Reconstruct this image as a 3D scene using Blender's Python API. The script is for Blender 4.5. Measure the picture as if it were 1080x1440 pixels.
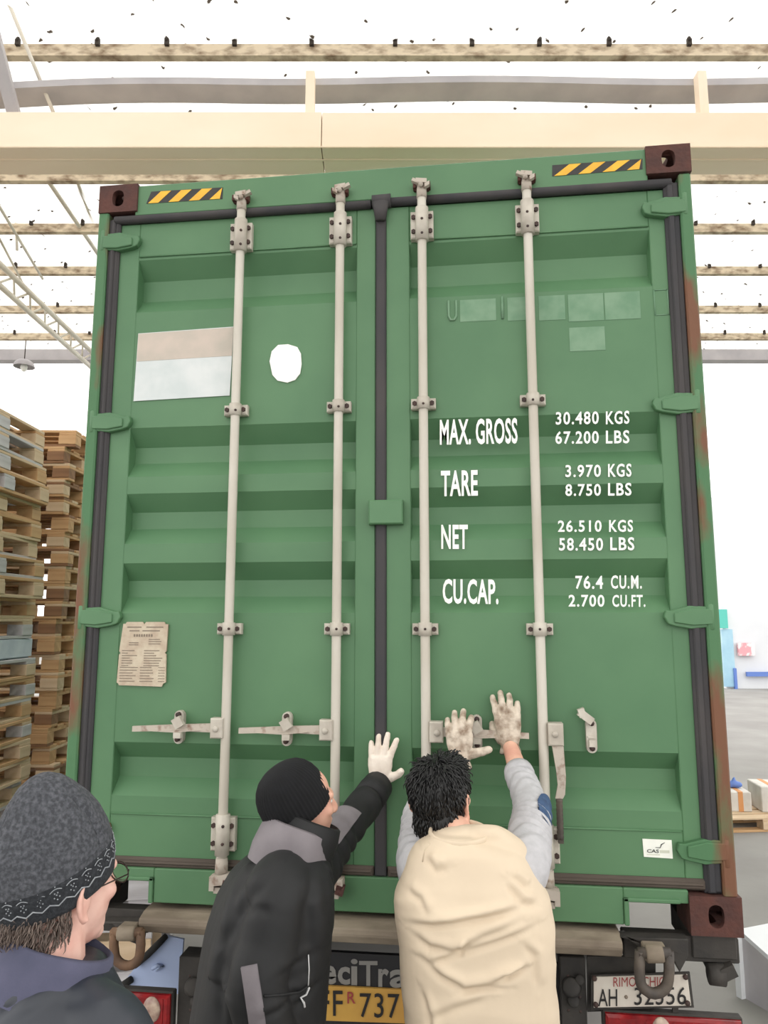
import bpy, bmesh, math, random
import numpy as np
from mathutils import Vector, Matrix
random.seed(7); rng = np.random.default_rng(7)
scene = bpy.context.scene
COL = scene.collection
for o in list(bpy.data.objects): bpy.data.objects.remove(o)

# ------------------------------------------------------------------ camera, sky, exposure
GZ = 1.10                                   # container floor rail above the ground
F_PX, CX, CY, CZ = 1036.0, 1.565, -2.775, 1.048 + GZ
YAW, PITCH = 0.11912, 0.14607
cam_d = bpy.data.cameras.new('camera'); cam = bpy.data.objects.new('camera', cam_d); COL.objects.link(cam)
cam.location = (CX, CY, CZ); cam.rotation_euler = (math.pi/2 + PITCH, 0, YAW)
cam_d.sensor_fit = 'VERTICAL'; cam_d.sensor_height = 24.0; cam_d.lens = 24.0*F_PX/1440.0
cam_d.clip_start = 0.05; cam_d.clip_end = 300
scene.camera = cam
w = bpy.data.worlds.new('overcast_sky'); scene.world = w; w.use_nodes = True
bg = w.node_tree.nodes['Background']; bg.inputs[0].default_value = (1.0, 0.985, 0.96, 1); bg.inputs[1].default_value = 3.6
scene.view_settings.view_transform = 'Standard'; scene.view_settings.look = 'None'
scene.view_settings.gamma = 1.0; scene.view_settings.use_curve_mapping = False
scene.view_settings.exposure = -0.65

# ------------------------------------------------------------------ geometry helpers
RV = Vector((math.cos(YAW), math.sin(YAW), 0)); FV = Vector((-math.sin(YAW), math.cos(YAW), 0))
CAM = Vector((CX, CY, CZ)); CB, SB = math.cos(PITCH), math.sin(PITCH)
def ray(u, v):
    a, b = (u-540)/F_PX, -(v-720)/F_PX
    return RV*a + FV*(CB - b*SB) + Vector((0, 0, SB + b*CB))
def pix(u, v, y):                          # point of the place at container depth y
    d = ray(u, v); return CAM + d*((y-CY)/d.y)
def bpix(u, v, D):                         # point at hall depth D
    d = ray(u, v); return CAM + d*(D/(CB - (-(v-720)/F_PX)*SB))
def hall(u, D, z): return CAM + RV*u + FV*D + Vector((0, 0, z-CZ))
def gpix(u, v):                            # point on the ground
    d = ray(u, v); return CAM + d*(-CZ/d.z)
def q(x, z, y):                            # survey of the door face (plane y=0) carried to depth y
    s = (y-CY)/(-CY); return Vector((CX+(x-CX)*s, y, CZ+(z+GZ-CZ)*s))
def srgb(r, g, b):
    f = lambda c: (c/255/12.92) if c/255 <= .04045 else ((c/255+.055)/1.055)**2.4
    return (f(r), f(g), f(b), 1)

WLOC = {}
class MB:
    def __init__(s): s.v = []; s.f = []; s.mi = []; s.sm = []
    def add(s, vs, fs, m=0, smooth=False):
        n = len(s.v); s.v += [tuple(p) for p in vs]
        for f in fs: s.f.append([i+n for i in f]); s.mi.append(m); s.sm.append(smooth)
        return s
    def box(s, a, b, m=0):
        x0, y0, z0 = (min(a[i], b[i]) for i in range(3)); x1, y1, z1 = (max(a[i], b[i]) for i in range(3))
        vs = [(x0,y0,z0),(x1,y0,z0),(x1,y1,z0),(x0,y1,z0),(x0,y0,z1),(x1,y0,z1),(x1,y1,z1),(x0,y1,z1)]
        return s.add(vs, [(0,3,2,1),(4,5,6,7),(0,1,5,4),(1,2,6,5),(2,3,7,6),(3,0,4,7)], m)
    def obox(s, c, ax, ay, az, m=0):       # centre and three half-axis vectors
        c, ax, ay, az = map(Vector, (c, ax, ay, az))
        vs = [c+ax*i+ay*j+az*k for k in (-1,1) for (i,j) in ((-1,-1),(1,-1),(1,1),(-1,1))]
        return s.add(vs, [(0,3,2,1),(4,5,6,7),(0,1,5,4),(1,2,6,5),(2,3,7,6),(3,0,4,7)], m)
    def cbox(s, a, b, c, m=0):             # chamfered box: chamfer c on the front (-y) face
        x0, y0, z0 = a; x1, y1, z1 = b
        vs = [(x0+c,y0,z0+c),(x1-c,y0,z0+c),(x1-c,y0,z1-c),(x0+c,y0,z1-c),
              (x0,y0+c,z0),(x1,y0+c,z0),(x1,y0+c,z1),(x0,y0+c,z1),(x0,y1,z0),(x1,y1,z0),(x1,y1,z1),(x0,y1,z1)]
        fs = [(0,1,2,3)]
        for k in (0, 4):
            for i in range(4): j = (i+1) % 4; fs.append((k+4+i, k+4+j, k+j, k+i))
        fs.append((11,10,9,8)); return s.add(vs, fs, m)
    def loft(s, rings, m=0, smooth=True, close=True):
        n = len(rings[0]); vs = [p for r in rings for p in r]; fs = []
        for k in range(len(rings)-1):
            for i in range(n):
                j = (i+1) % n; fs.append((k*n+i, k*n+j, (k+1)*n+j, (k+1)*n+i))
        if close:
            for k, fl in ((0, True), (len(rings)-1, False)):
                c = sum((Vector(p) for p in rings[k]), Vector())/n; vs.append(c); ci = len(vs)-1
                for i in range(n):
                    j = (i+1) % n
                    fs.append((ci, k*n+j, k*n+i) if fl else (ci, k*n+i, k*n+j))
        return s.add(vs, fs, m, smooth)
    def tube(s, pts, radii, n=10, m=0, ref=None, smooth=True, close=True):
        pts = [Vector(p) for p in pts]
        if not hasattr(radii, '__len__'): radii = [radii]*len(pts)
        rings = []; a = None
        for i, p in enumerate(pts):
            t = (pts[min(i+1, len(pts)-1)]-pts[max(i-1, 0)]).normalized()
            if a is None:
                a = Vector(ref) if ref is not None else (Vector((0,0,1)) if abs(t.z) < .9 else Vector((1,0,0)))
            a = (a - t*a.dot(t)).normalized(); b = t.cross(a)
            r = radii[i]; ra, rb = r if hasattr(r, '__len__') else (r, r)
            rings.append([p + a*math.cos(2*math.pi*k/n)*ra + b*math.sin(2*math.pi*k/n)*rb for k in range(n)])
        return s.loft(rings, m, smooth, close)
    def limb(s, pts, radii, n=14, sub=5, m=0, ref=None):   # smooth rounded limb through joints
        P = [np.array(p, float) for p in pts]; Rr = [np.array(r if hasattr(r, '__len__') else (r, r), float) for r in radii]
        P = [2*P[0]-P[1]] + P + [2*P[-1]-P[-2]]; Rr = [Rr[0]] + Rr + [Rr[-1]]
        op, orr = [], []
        for i in range(1, len(P)-2):
            for k in range(sub):
                t = k/sub
                cr = lambda A: .5*((2*A[i])+(A[i+1]-A[i-1])*t+(2*A[i-1]-5*A[i]+4*A[i+1]-A[i+2])*t*t+(-A[i-1]+3*A[i]-3*A[i+1]+A[i+2])*t**3)
                op.append(cr(P)); orr.append(Rr[i]*(1-t)+Rr[i+1]*t)
        op.append(P[-2]); orr.append(Rr[-2])
        d0 = op[0]-op[1]; d0 /= np.linalg.norm(d0); d1 = op[-1]-op[-2]; d1 /= np.linalg.norm(d1)
        pre = [(op[0]+d0*min(orr[0])*math.sin(a), orr[0]*max(math.cos(a), .05)) for a in (1.5, 1.05, .55)]
        post = [(op[-1]+d1*min(orr[-1])*math.sin(a), orr[-1]*max(math.cos(a), .05)) for a in (.55, 1.05, 1.5)]
        allp = [p for p, _ in pre]+op+[p for p, _ in post]; allr = [tuple(r) for _, r in pre]+[tuple(r) for r in orr]+[tuple(r) for _, r in post]
        return s.tube(allp, allr, n, m, ref)
    def ell(s, c, ax, ay, az, nu=20, nv=14, m=0):
        c, ax, ay, az = map(Vector, (c, ax, ay, az)); rings = []
        for i in range(nv+1):
            th = math.pi*(i+.02)/(nv+.04) if 0 < i < nv else (0.02 if i == 0 else math.pi-.02)
            rings.append([c + az*(-math.cos(th)) + (ax*math.cos(2*math.pi*k/nu)+ay*math.sin(2*math.pi*k/nu))*math.sin(th) for k in range(nu)])
        return s.loft(rings, m, True)
    def prism(s, poly, d, m=0):            # polygon of 3D points extruded by vector d
        d = Vector(d); poly = [Vector(p) for p in poly]; n = len(poly)
        vs = poly + [p+d for p in poly]
        fs = [tuple(range(n-1, -1, -1)), tuple(range(n, 2*n))] + [(i, (i+1) % n, n+(i+1) % n, n+i) for i in range(n)]
        return s.add(vs, fs, m)
    def mesh(s, name, mats, base=Vector((0,0,0)), bevel=0, fix=True):
        me = bpy.data.meshes.new(name)
        me.from_pydata([(p[0]-base[0], p[1]-base[1], p[2]-base[2]) for p in s.v], [], s.f)
        for m in (mats if isinstance(mats, (list, tuple)) else [mats]): me.materials.append(m)
        me.polygons.foreach_set('material_index', s.mi); me.polygons.foreach_set('use_smooth', s.sm)
        if fix or bevel:
            bm = bmesh.new(); bm.from_mesh(me)
            bmesh.ops.recalc_face_normals(bm, faces=bm.faces[:])
            if bevel:
                es = [e for e in bm.edges if len(e.link_faces) == 2 and e.calc_face_angle(0) > .5]
                bmesh.ops.bevel(bm, geom=es, offset=bevel, segments=1, affect='EDGES', profile=.6)
            bm.to_mesh(me); bm.free()
        return me
    def build(s, name, mats, parent=None, base=None, bevel=0):
        b = WLOC[parent.name] if parent is not None else Vector(base if base is not None else (0,0,0))
        o = bpy.data.objects.new(name, s.mesh(name, mats, b, bevel)); COL.objects.link(o)
        if parent is not None: o.parent = parent
        else: o.location = b
        WLOC[o.name] = b.copy(); return o
def link_mesh(me, name, parent=None, base=(0,0,0)):       # mesh already in local coordinates
    o = bpy.data.objects.new(name, me); COL.objects.link(o)
    if parent is not None: o.parent = parent; WLOC[o.name] = WLOC[parent.name].copy()
    else: o.location = base; WLOC[o.name] = Vector(base)
    return o
def thing(name, label, cat, loc, group=None):
    o = bpy.data.objects.new(name, None); COL.objects.link(o); o.location = loc; o.empty_display_size = .1
    o['label'] = label; o['category'] = cat
    if group: o['group'] = group
    WLOC[o.name] = Vector(loc); return o
def tag(o, label, cat, group=None):
    o['label'] = label; o['category'] = cat
    if group: o['group'] = group
    return o
def struct(o, label=None, cat=None):
    o['kind'] = 'structure'
    if label: o['label'] = label
    if cat: o['category'] = cat
    return o

def evaluated(me, mods):
    o = bpy.data.objects.new('tmp', me); COL.objects.link(o)
    for t, kw in mods:
        m = o.modifiers.new(t, t)
        for k, v in kw.items(): setattr(m, k, v)
    dg = bpy.context.evaluated_depsgraph_get(); dg.update()
    r = bpy.data.meshes.new_from_object(o.evaluated_get(dg)); bpy.data.objects.remove(o); return r
def fuse(mb, voxel, smooth=6, fac=.5):     # overlapping solids -> one continuous surface
    me = mb.mesh('fuse', [], Vector((0,0,0)))
    r = evaluated(me, [('REMESH', dict(mode='VOXEL', voxel_size=voxel, use_smooth_shade=True)), ('SMOOTH', dict(factor=fac, iterations=smooth))])
    bpy.data.meshes.remove(me); return r
def coords(me):
    n = len(me.vertices); c = np.empty(n*3); me.vertices.foreach_get('co', c)
    no = np.empty(n*3); me.vertex_normals.foreach_get('vector', no); return c.reshape(-1, 3), no.reshape(-1, 3)
def displace(me, fn):
    c, n = coords(me); d = fn(c, n); c = c + n*d[:, None]
    me.vertices.foreach_set('co', c.ravel()); me.update()
def wave(c, freq, seed, k=7):              # cheap smooth noise in [-1,1]
    g = np.random.default_rng(seed); r = np.zeros(len(c))
    for _ in range(k):
        d = g.normal(size=3); d /= np.linalg.norm(d); r += np.sin(c@d*freq*g.uniform(.6, 1.5) + g.uniform(0, 6.3) + 1.2*np.sin(c@np.roll(d, 1)*freq*.6))
    return r/k*1.6
def crease(c, pts, wd, dep):               # a cloth fold along a polyline, seen across x,z
    P = np.array([[p[0], p[2]] for p in pts]); X = c[:, [0, 2]]; best = np.full(len(c), 9.); sg = np.zeros(len(c)); tt = np.zeros(len(c)); yy = np.zeros(len(c))
    L = np.linalg.norm(np.diff(P, axis=0), axis=1); cum = np.r_[0, np.cumsum(L)]; Y = np.array([p[1] for p in pts])
    for i in range(len(P)-1):
        a, b = P[i], P[i+1]; t = np.clip(((X-a)@(b-a))/L[i]**2, 0, 1); pr = a+t[:, None]*(b-a); d = np.linalg.norm(X-pr, axis=1)
        nn = np.array([-(b-a)[1], (b-a)[0]])/L[i]; nn = nn if nn[1] > 0 else -nn
        m = d < best; best[m] = d[m]; sg[m] = ((X-pr)@nn)[m]; tt[m] = ((cum[i]+t*L[i])/cum[-1])[m]; yy[m] = (Y[i]+t*(Y[i+1]-Y[i]))[m]
    s = np.sign(sg)*best; fade = np.clip(np.sin(np.pi*np.clip(tt, .04, .96))*1.6, 0, 1)*(np.abs(c[:, 1]-yy) < .14)
    return dep*fade*(-np.exp(-(s/wd)**2) + .9*np.exp(-((s-1.7*wd)/(1.5*wd))**2))
def put(me, name, mats, parent=None, base=None):
    for m in (mats if isinstance(mats, (list, tuple)) else [mats]): me.materials.append(m)
    b = WLOC[parent.name] if parent is not None else Vector(base)
    me.transform(Matrix.Translation(-b)); me.name = name
    return link_mesh(me, name, parent, b)

# ------------------------------------------------------------------ materials
def mat(name, c1, c2=None, rough=.6, metal=0., scale=6., detail=6., lo=.35, hi=.65, bump=0., bscale=40., spec=.5, stretch=None, trans=0.):
    m = bpy.data.materials.new(name); m.use_nodes = True; nt = m.node_tree; N = nt.nodes; Lk = nt.links
    b = N['Principled BSDF']; b.inputs['Roughness'].default_value = rough; b.inputs['Metallic'].default_value = metal
    b.inputs['Specular IOR Level'].default_value = spec
    b.inputs['Base Color'].default_value = c1
    tc = N.new('ShaderNodeTexCoord'); mp = N.new('ShaderNodeMapping'); Lk.new(tc.outputs['Object'], mp.inputs[0])
    if stretch: mp.inputs['Scale'].default_value = stretch
    if c2 is not None:
        nz = N.new('ShaderNodeTexNoise'); nz.inputs['Scale'].default_value = scale; nz.inputs['Detail'].default_value = detail; Lk.new(mp.outputs[0], nz.inputs['Vector'])
        rp = N.new('ShaderNodeValToRGB'); rp.color_ramp.elements[0].position = lo; rp.color_ramp.elements[1].position = hi
        rp.color_ramp.elements[0].color = c1; rp.color_ramp.elements[1].color = c2
        Lk.new(nz.outputs['Fac'], rp.inputs[0]); Lk.new(rp.outputs[0], b.inputs['Base Color'])
    if bump:
        n2 = N.new('ShaderNodeTexNoise'); n2.inputs['Scale'].default_value = bscale; n2.inputs['Detail'].default_value = 4; Lk.new(mp.outputs[0], n2.inputs['Vector'])
        bp = N.new('ShaderNodeBump'); bp.inputs['Strength'].default_value = bump; bp.inputs['Distance'].default_value = .01
        Lk.new(n2.outputs['Fac'], bp.inputs['Height']); Lk.new(bp.outputs[0], b.inputs['Normal'])
    return m
S = srgb
M = {}
M['green'] = mat('green_paint', S(76,116,81), S(86,126,89), .5, scale=2.2, bump=.06, bscale=5)
M['green_old'] = mat('green_paint_rusting', S(72,114,77), S(112,74,52), .65, scale=7, lo=.5, hi=.64, bump=.25, bscale=30, stretch=(1,1,.35))
M['rust'] = mat('rusty_casting', S(88,52,44), S(70,44,40), .8, scale=14, bump=.4, bscale=60)
M['rustlight'] = mat('rust_flecked_steel', S(184,174,162), S(132,104,88), .7, scale=34, lo=.52, hi=.74, bump=.2)
M['galv'] = mat('galvanised_paint', S(196,190,178), S(174,166,154), .55, scale=18, bump=.08)
M['rod'] = mat('rod_paint', S(202,197,186), S(186,179,166), .5, scale=9, stretch=(1,1,.3))
M['bolt'] = mat('rusty_bolt', S(70,50,44), S(50,38,36), .7, scale=60)
M['rubber'] = mat('black_gasket', S(52,52,56), S(68,64,64), .75, scale=6, stretch=(1,1,.3))
M['rubber_dirty'] = mat('dirty_gasket', S(88,78,70), S(70,62,56), .85, scale=9, stretch=(.3,1,1))
M['white_print'] = mat('white_lettering', S(252,252,248), S(240,241,234), .6, scale=30)
M['sticker'] = mat('white_sticker', S(245,246,236), S(236,238,230), .5, scale=20)
M['circle'] = mat('white_patch_paper', S(250,250,246), S(240,240,236), .7, scale=9)
M['label_low'] = mat('label_pale_grey', S(212,216,216), S(196,204,204), .5, scale=9)
M['label_up'] = mat('label_pink_beige', S(196,182,170), S(180,172,160), .5, scale=9)
M['faded'] = mat('faded_marking_paint', S(118,150,122), S(98,136,106), .6, scale=14)
M['csc'] = mat('weathered_plate', S(196,184,162), S(178,160,140), .6, scale=26, bump=.1)
M['csc_ink'] = mat('plate_print', S(128,116,102), None, .7)
M['ink'] = mat('black_ink', S(28,26,26), None, .6)
M['grey_ink'] = mat('grey_ink', S(70,74,70), None, .6)
M['pale_ink'] = mat('pale_ink', S(204,206,190), None, .6)
M['hz_black'] = mat('hazard_black', S(40,40,42), S(52,50,50), .6, scale=20)
M['hz_yellow'] = mat('hazard_yellow', S(236,184,50), S(224,168,48), .5, scale=20)
M['steel'] = mat('dirty_steel', S(158,146,128), S(112,100,86), .75, scale=7, bump=.3, bscale=40, stretch=(.5,1,1))
M['steel_dark'] = mat('dark_steel', S(62,58,54), S(44,42,40), .75, scale=9, bump=.25)
M['ring'] = mat('worn_ring_steel', S(96,86,76), S(66,60,56), .6, scale=14, bump=.2)
M['ring_rust'] = mat('rusted_ring_steel', S(112,84,62), S(80,62,50), .75, scale=14, bump=.2)
M['panel'] = mat('black_panel', S(30,30,34), S(38,38,40), .6, scale=5)
M['panel_text'] = mat('grey_letters', S(132,130,126), None, .6)
M['plate_y'] = mat('yellow_plate', S(196,154,72), S(180,134,64), .5, scale=6)
M['plate_w'] = mat('white_plate', S(210,204,192), S(196,186,176), .5, scale=10)
M['red_ink'] = mat('red_ink', S(150,60,58), None, .6)
M['lamp_red'] = mat('red_lens', S(150,26,30), S(110,18,24), .2, scale=20)
M['lamp_white'] = mat('clear_lens', S(200,180,160), S(150,120,110), .2, scale=30)
M['bluewhite'] = mat('pale_blue_bright_floor', S(176,192,226), S(164,180,216), .5, scale=5)  # brightness of the floor beneath the trailer put into the colour
M['tyre'] = mat('tyre_rubber', S(30,30,30), S(40,38,36), .9, scale=20)
M['cont_int'] = mat('container_underside', S(30,32,30), S(42,38,34), .9, scale=5)
M['floor'] = mat('concrete_floor', S(150,148,144), S(134,131,128), .85, scale=.9, bump=.1, bscale=20)
M['beam'] = mat('cream_beam_paint', S(246,228,206), S(238,216,190), .55, scale=1.6, stretch=(.4,1,1))
M['beam_grey'] = mat('grey_galvanised_sheet', S(186,182,184), S(168,164,168), .5, scale=3)
M['purlin'] = mat('stained_purlin', S(216,200,174), S(120,96,72), .8, scale=9, lo=.42, hi=.72, stretch=(1,1,2))
M['clip'] = mat('dark_clip', S(60,52,46), None, .8)
M['truss'] = mat('white_truss_paint', S(226,220,208), S(210,202,188), .6, scale=4)
M['wood'] = [mat('pallet_wood_%s' % n, S(*a), S(*b), .8, scale=5, stretch=(.3,3,3), bump=.1, bscale=30) for n, a, b in
             (('tan', (206,168,124), (186,146,104)), ('pale', (216,192,162), (198,172,140)), ('brown', (150,112,80), (126,92,66)), ('grey', (204,202,204), (172,168,170)))]
M['wood_white'] = mat('white_painted_board', S(206,214,224), S(184,194,208), .7, scale=6)
M['skin'] = mat('skin', S(224,178,154), S(212,158,138), .55, scale=14, bump=.05, bscale=120)
M['skin_pink'] = mat('skin_pale_pink', S(226,186,172), S(212,158,144), .5, scale=16, bump=.06, bscale=140)
M['lips'] = mat('lips', S(176,104,92), None, .5)
M['eye'] = mat('eye_white', S(236,232,226), None, .2)
M['iris'] = mat('iris_brown', S(52,36,28), None, .2)
M['hair_black'] = mat('black_hair', S(5,5,6), S(11,11,12), .42, scale=60, stretch=(2,2,.3))
M['hair_grey'] = mat('grey_hair', S(120,106,98), S(84,72,66), .6, scale=60, stretch=(2,2,.3))
M['beanie'] = mat('black_rib_knit', S(7,8,11), S(13,14,18), .95, scale=30)
M['hat'] = mat('charcoal_heather_knit', S(56,58,63), S(90,92,98), .95, scale=150, lo=.4, hi=.72, bump=.35, bscale=260)
M['hat_dark'] = mat('dark_knit_band', S(34,37,42), S(52,55,60), .95, scale=150, lo=.4, hi=.72, bump=.35, bscale=260)
M['hat_pat'] = mat('pale_knit_pattern', S(150,154,158), S(128,132,138), .95, scale=120)
M['puffer'] = mat('slate_puffer_nylon', S(38,42,50), S(47,51,60), .45, scale=4, bump=.08, bscale=30)
M['collar_in'] = mat('slate_blue_fleece', S(70,72,92), S(84,84,106), .9, scale=12, bump=.1, bscale=200)
M['jacket'] = mat('black_work_jacket', S(17,18,20), S(24,25,27), .68, scale=6, bump=.08, bscale=30)
M['jacket_grey'] = mat('grey_jacket_panel', S(124,118,122), S(110,104,108), .7, scale=10, bump=.06, bscale=60)
M['zip'] = mat('white_zip_cord', S(206,206,206), None, .4)
M['vest'] = mat('beige_vest_cloth', S(204,187,164), S(212,195,171), .75, scale=4, bump=.06, bscale=40)
M['sweater'] = mat('grey_jersey', S(172,171,174), S(184,183,186), .9, scale=40, bump=.12, bscale=180)
M['denim'] = mat('denim_patch', S(62,88,122), S(44,64,96), .85, scale=40, bump=.15, bscale=200)
M['glove_clean'] = mat('white_cotton_glove', S(232,222,210), S(214,200,186), .85, scale=22, bump=.12, bscale=120)
M['glove_dirty'] = mat('soiled_cotton_glove', S(206,194,178), S(126,106,88), .9, scale=26, lo=.4, hi=.68, bump=.2, bscale=120)
M['glove_band'] = mat('dark_glove_band', S(70,66,66), None, .8)
M['trousers'] = mat('dark_trousers', S(44,46,54), S(54,56,64), .85, scale=9, bump=.1)
M['jeans'] = mat('blue_jeans', S(58,70,96), S(70,84,110), .85, scale=30, bump=.1, bscale=120)
M['shoe'] = mat('work_shoe', S(46,40,36), S(58,50,44), .6, scale=12)
M['sole'] = mat('shoe_sole', S(26,25,24), None, .8)
M['wire'] = mat('dark_metal_frame', S(60,50,46), None, .35, .6)
M['wall_pale'] = mat('pale_render', S(226,228,230), S(214,216,220), .8, scale=.6)
M['teal'] = mat('teal_paint', S(90,190,176), None, .5)
M['pink'] = mat('pink_sign', S(228,160,168), S(240,226,226), .6, scale=3, lo=.48, hi=.52)
M['blue'] = mat('blue_paint', S(96,126,196), None, .5)
M['glass_door'] = mat('pale_blue_glazing', S(170,206,222), S(150,190,212), .2, scale=2)
M['crate'] = mat('white_crate', S(220,216,210), S(200,194,186), .7, scale=6)
M['orange'] = mat('orange_crate', S(214,150,96), None, .7)
def mat_roof():
    m = bpy.data.materials.new('translucent_roof_sheet'); m.use_nodes = True; nt = m.node_tree; N = nt.nodes; Lk = nt.links
    N.remove(N['Principled BSDF']); out = N['Material Output']
    tc = N.new('ShaderNodeTexCoord')
    vo = N.new('ShaderNodeTexVoronoi'); vo.voronoi_dimensions = '2D'; vo.inputs['Scale'].default_value = 3.3; Lk.new(tc.outputs['Object'], vo.inputs['Vector'])
    nz = N.new('ShaderNodeTexNoise'); nz.inputs['Scale'].default_value = 26; Lk.new(tc.outputs['Object'], nz.inputs['Vector'])
    ad = N.new('ShaderNodeMath'); ad.operation = 'MULTIPLY_ADD'; Lk.new(nz.outputs['Fac'], ad.inputs[0]); ad.inputs[1].default_value = .16; Lk.new(vo.outputs['Distance'], ad.inputs[2])
    lt = N.new('ShaderNodeMapRange'); lt.inputs[1].default_value = .115; lt.inputs[2].default_value = .135; Lk.new(ad.outputs[0], lt.inputs[0])
    mx = N.new('ShaderNodeMix'); mx.data_type = 'RGBA'; Lk.new(lt.outputs[0], mx.inputs[0])
    mx.inputs[6].default_value = S(70,62,54); mx.inputs[7].default_value = (.88,.87,.85,1)
    tr = N.new('ShaderNodeBsdfTranslucent'); df = N.new('ShaderNodeBsdfDiffuse'); ms = N.new('ShaderNodeMixShader'); ms.inputs[0].default_value = .2
    Lk.new(mx.outputs[2], tr.inputs[0]); Lk.new(mx.outputs[2], df.inputs[0]); Lk.new(tr.outputs[0], ms.inputs[1]); Lk.new(df.outputs[0], ms.inputs[2]); Lk.new(ms.outputs[0], out.inputs[0])
    return m
M['roof'] = mat_roof()
def mat_glass():
    m = bpy.data.materials.new('spectacle_glass'); m.use_nodes = True; b = m.node_tree.nodes['Principled BSDF']
    b.inputs['Base Color'].default_value = (.92,.9,.88,1); b.inputs['Transmission Weight'].default_value = 1; b.inputs['Roughness'].default_value = .02; b.inputs['IOR'].default_value = 1.1
    return m
M['glass'] = mat_glass()

# ------------------------------------------------------------------ the hall: floor, roof, purlins, beams
mb = MB(); mb.box((-45,-45,-.2), (45,60,0)); struct(mb.build('floor', M['floor']))
ROOF_Z = CZ + 4.22
D0, D1, U0, U1 = -6.0, 11.4, -7.2, 6.6
mb = MB(); nx = 900; Ds = np.linspace(D0, D1, 12); top = []
for D in Ds:
    row = []
    for i in range(nx+1):
        u = U0+(U1-U0)*i/nx; row.append(hall(u, D, ROOF_Z + .018*math.cos(u*2*math.pi/.147)))
    top.append(row)
vs = [p for r in top for p in r]; fs = [(k*(nx+1)+i, k*(nx+1)+i+1, (k+1)*(nx+1)+i+1, (k+1)*(nx+1)+i) for k in range(len(Ds)-1) for i in range(nx)]
mb.add(vs, fs, 0, True); ceiling = mb.build('ceiling', M['roof']); struct(ceiling)
def hbox(mb, u0, u1, Da, Db, z0, z1, m=0):
    c = hall((u0+u1)/2, (Da+Db)/2, (z0+z1)/2); return mb.obox(c, RV*((u1-u0)/2), FV*((Db-Da)/2), Vector((0,0,(z1-z0)/2)), m)
def elev(v): return math.tan(math.atan((720-v)/F_PX)+PITCH)
pur_h = ROOF_Z - .025
for k, v in enumerate((None, None, 78, None, 254, 326, 385, 439, 477)):
    D = {0: 1.2, 1: 3.2, 3: 5.7}.get(k) or (pur_h-.10-CZ)/elev(v)
    mb = MB(); hbox(mb, U0+.1, U1-.1, D, D+.06, pur_h-.10, pur_h-.005); p = mb.build('purlin', M['purlin'], ceiling); p['kind'] = 'structure'
    if k < 2: continue
    for u in np.arange(-6.0, 6.0, .55):
        mb = MB(); u += .05*math.sin(u*9+k); mb.obox(hall(u, D-.012, pur_h-.0), RV*.016, FV*.012, Vector((0,0,.028))); mb.tube([hall(u, D-.02, pur_h+.0), hall(u, D-.02, pur_h+.035)], .012, 6)
        mb.build('purlin_clip', M['clip'], ceiling)
# main cream beam crossing above the container
h0, h1 = CZ+elev(208)*4.5, CZ+elev(157)*4.5
mb = MB(); hbox(mb, U0, -.42, 4.5, 4.80, h0, h1); hbox(mb, -.415, U1, 4.5, 4.80, h0, h1-.004)
hbox(mb, U0, U1, 4.494, 4.5, h0, h0+.012); hbox(mb, U0, U1, 4.62, 4.64, h0-.004, h0)
beam = mb.build('trim_1', M['beam'], None, hall(0, 4.65, h0), bevel=.004); struct(beam)
for u, t in ((-.42, .0), (2.05, .0)):
    mb = MB(); um = (447-540)/F_PX*5.6 if u < 0 else (941-540)/F_PX*5.6
    hbox(mb, um-.03, um+.03, 4.53, 4.60, h1, h1+.33); p = mb.build('stub_post', M['beam'], beam)
# bowed gutter channel carried on the stub posts
mb = MB(); hz = CZ+3.665; rings = []
for i in range(61):
    u = U0+(U1-U0)*i/60; z = hz - .07*max(0, (-1.2-u)/2)**1.4 + .012*math.sin(u*2.3)
    if u < -4.5: z = hz-.07*(3.3/2)**1.4
    prof = [(4.60, .05), (4.60, 0), (4.79, 0), (4.79, .07), (4.784, .07), (4.784, .008), (4.606, .008), (4.606, .05)]
    rings.append([hall(u, d, z+dz) for d, dz in prof])
mb.loft(rings, smooth=False); gut = mb.build('trim_2', M['beam_grey'], None, hall(0, 4.7, hz)); struct(gut)
# far edge beam of the roof
mb = MB(); hbox(mb, U0, U1, 11.0, 11.18, CZ+elev(506)*11, ROOF_Z-.035); eb = mb.build('trim_3', M['beam_grey'], None, hall(0, 11, CZ+4)); struct(eb)
# steel columns that carry the beam and the edge beam, out to the sides
for n, (u, D, zt) in enumerate(((-6.9, 4.65, h0), (6.3, 4.65, h0), (-6.9, 11.09, CZ+4.0), (6.3, 11.09, CZ+4.0))):
    mb = MB(); hbox(mb, u-.1, u+.1, D-.1, D-.085, 0, zt); hbox(mb, u-.1, u+.1, D+.085, D+.1, 0, zt); hbox(mb, u-.008, u+.008, D-.085, D+.085, 0, zt); hbox(mb, u-.2, u+.2, D-.2, D+.2, 0, .02)
    struct(mb.build('trim_%d' % (4+n), M['beam'], None, hall(u, D, 0)))
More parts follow.
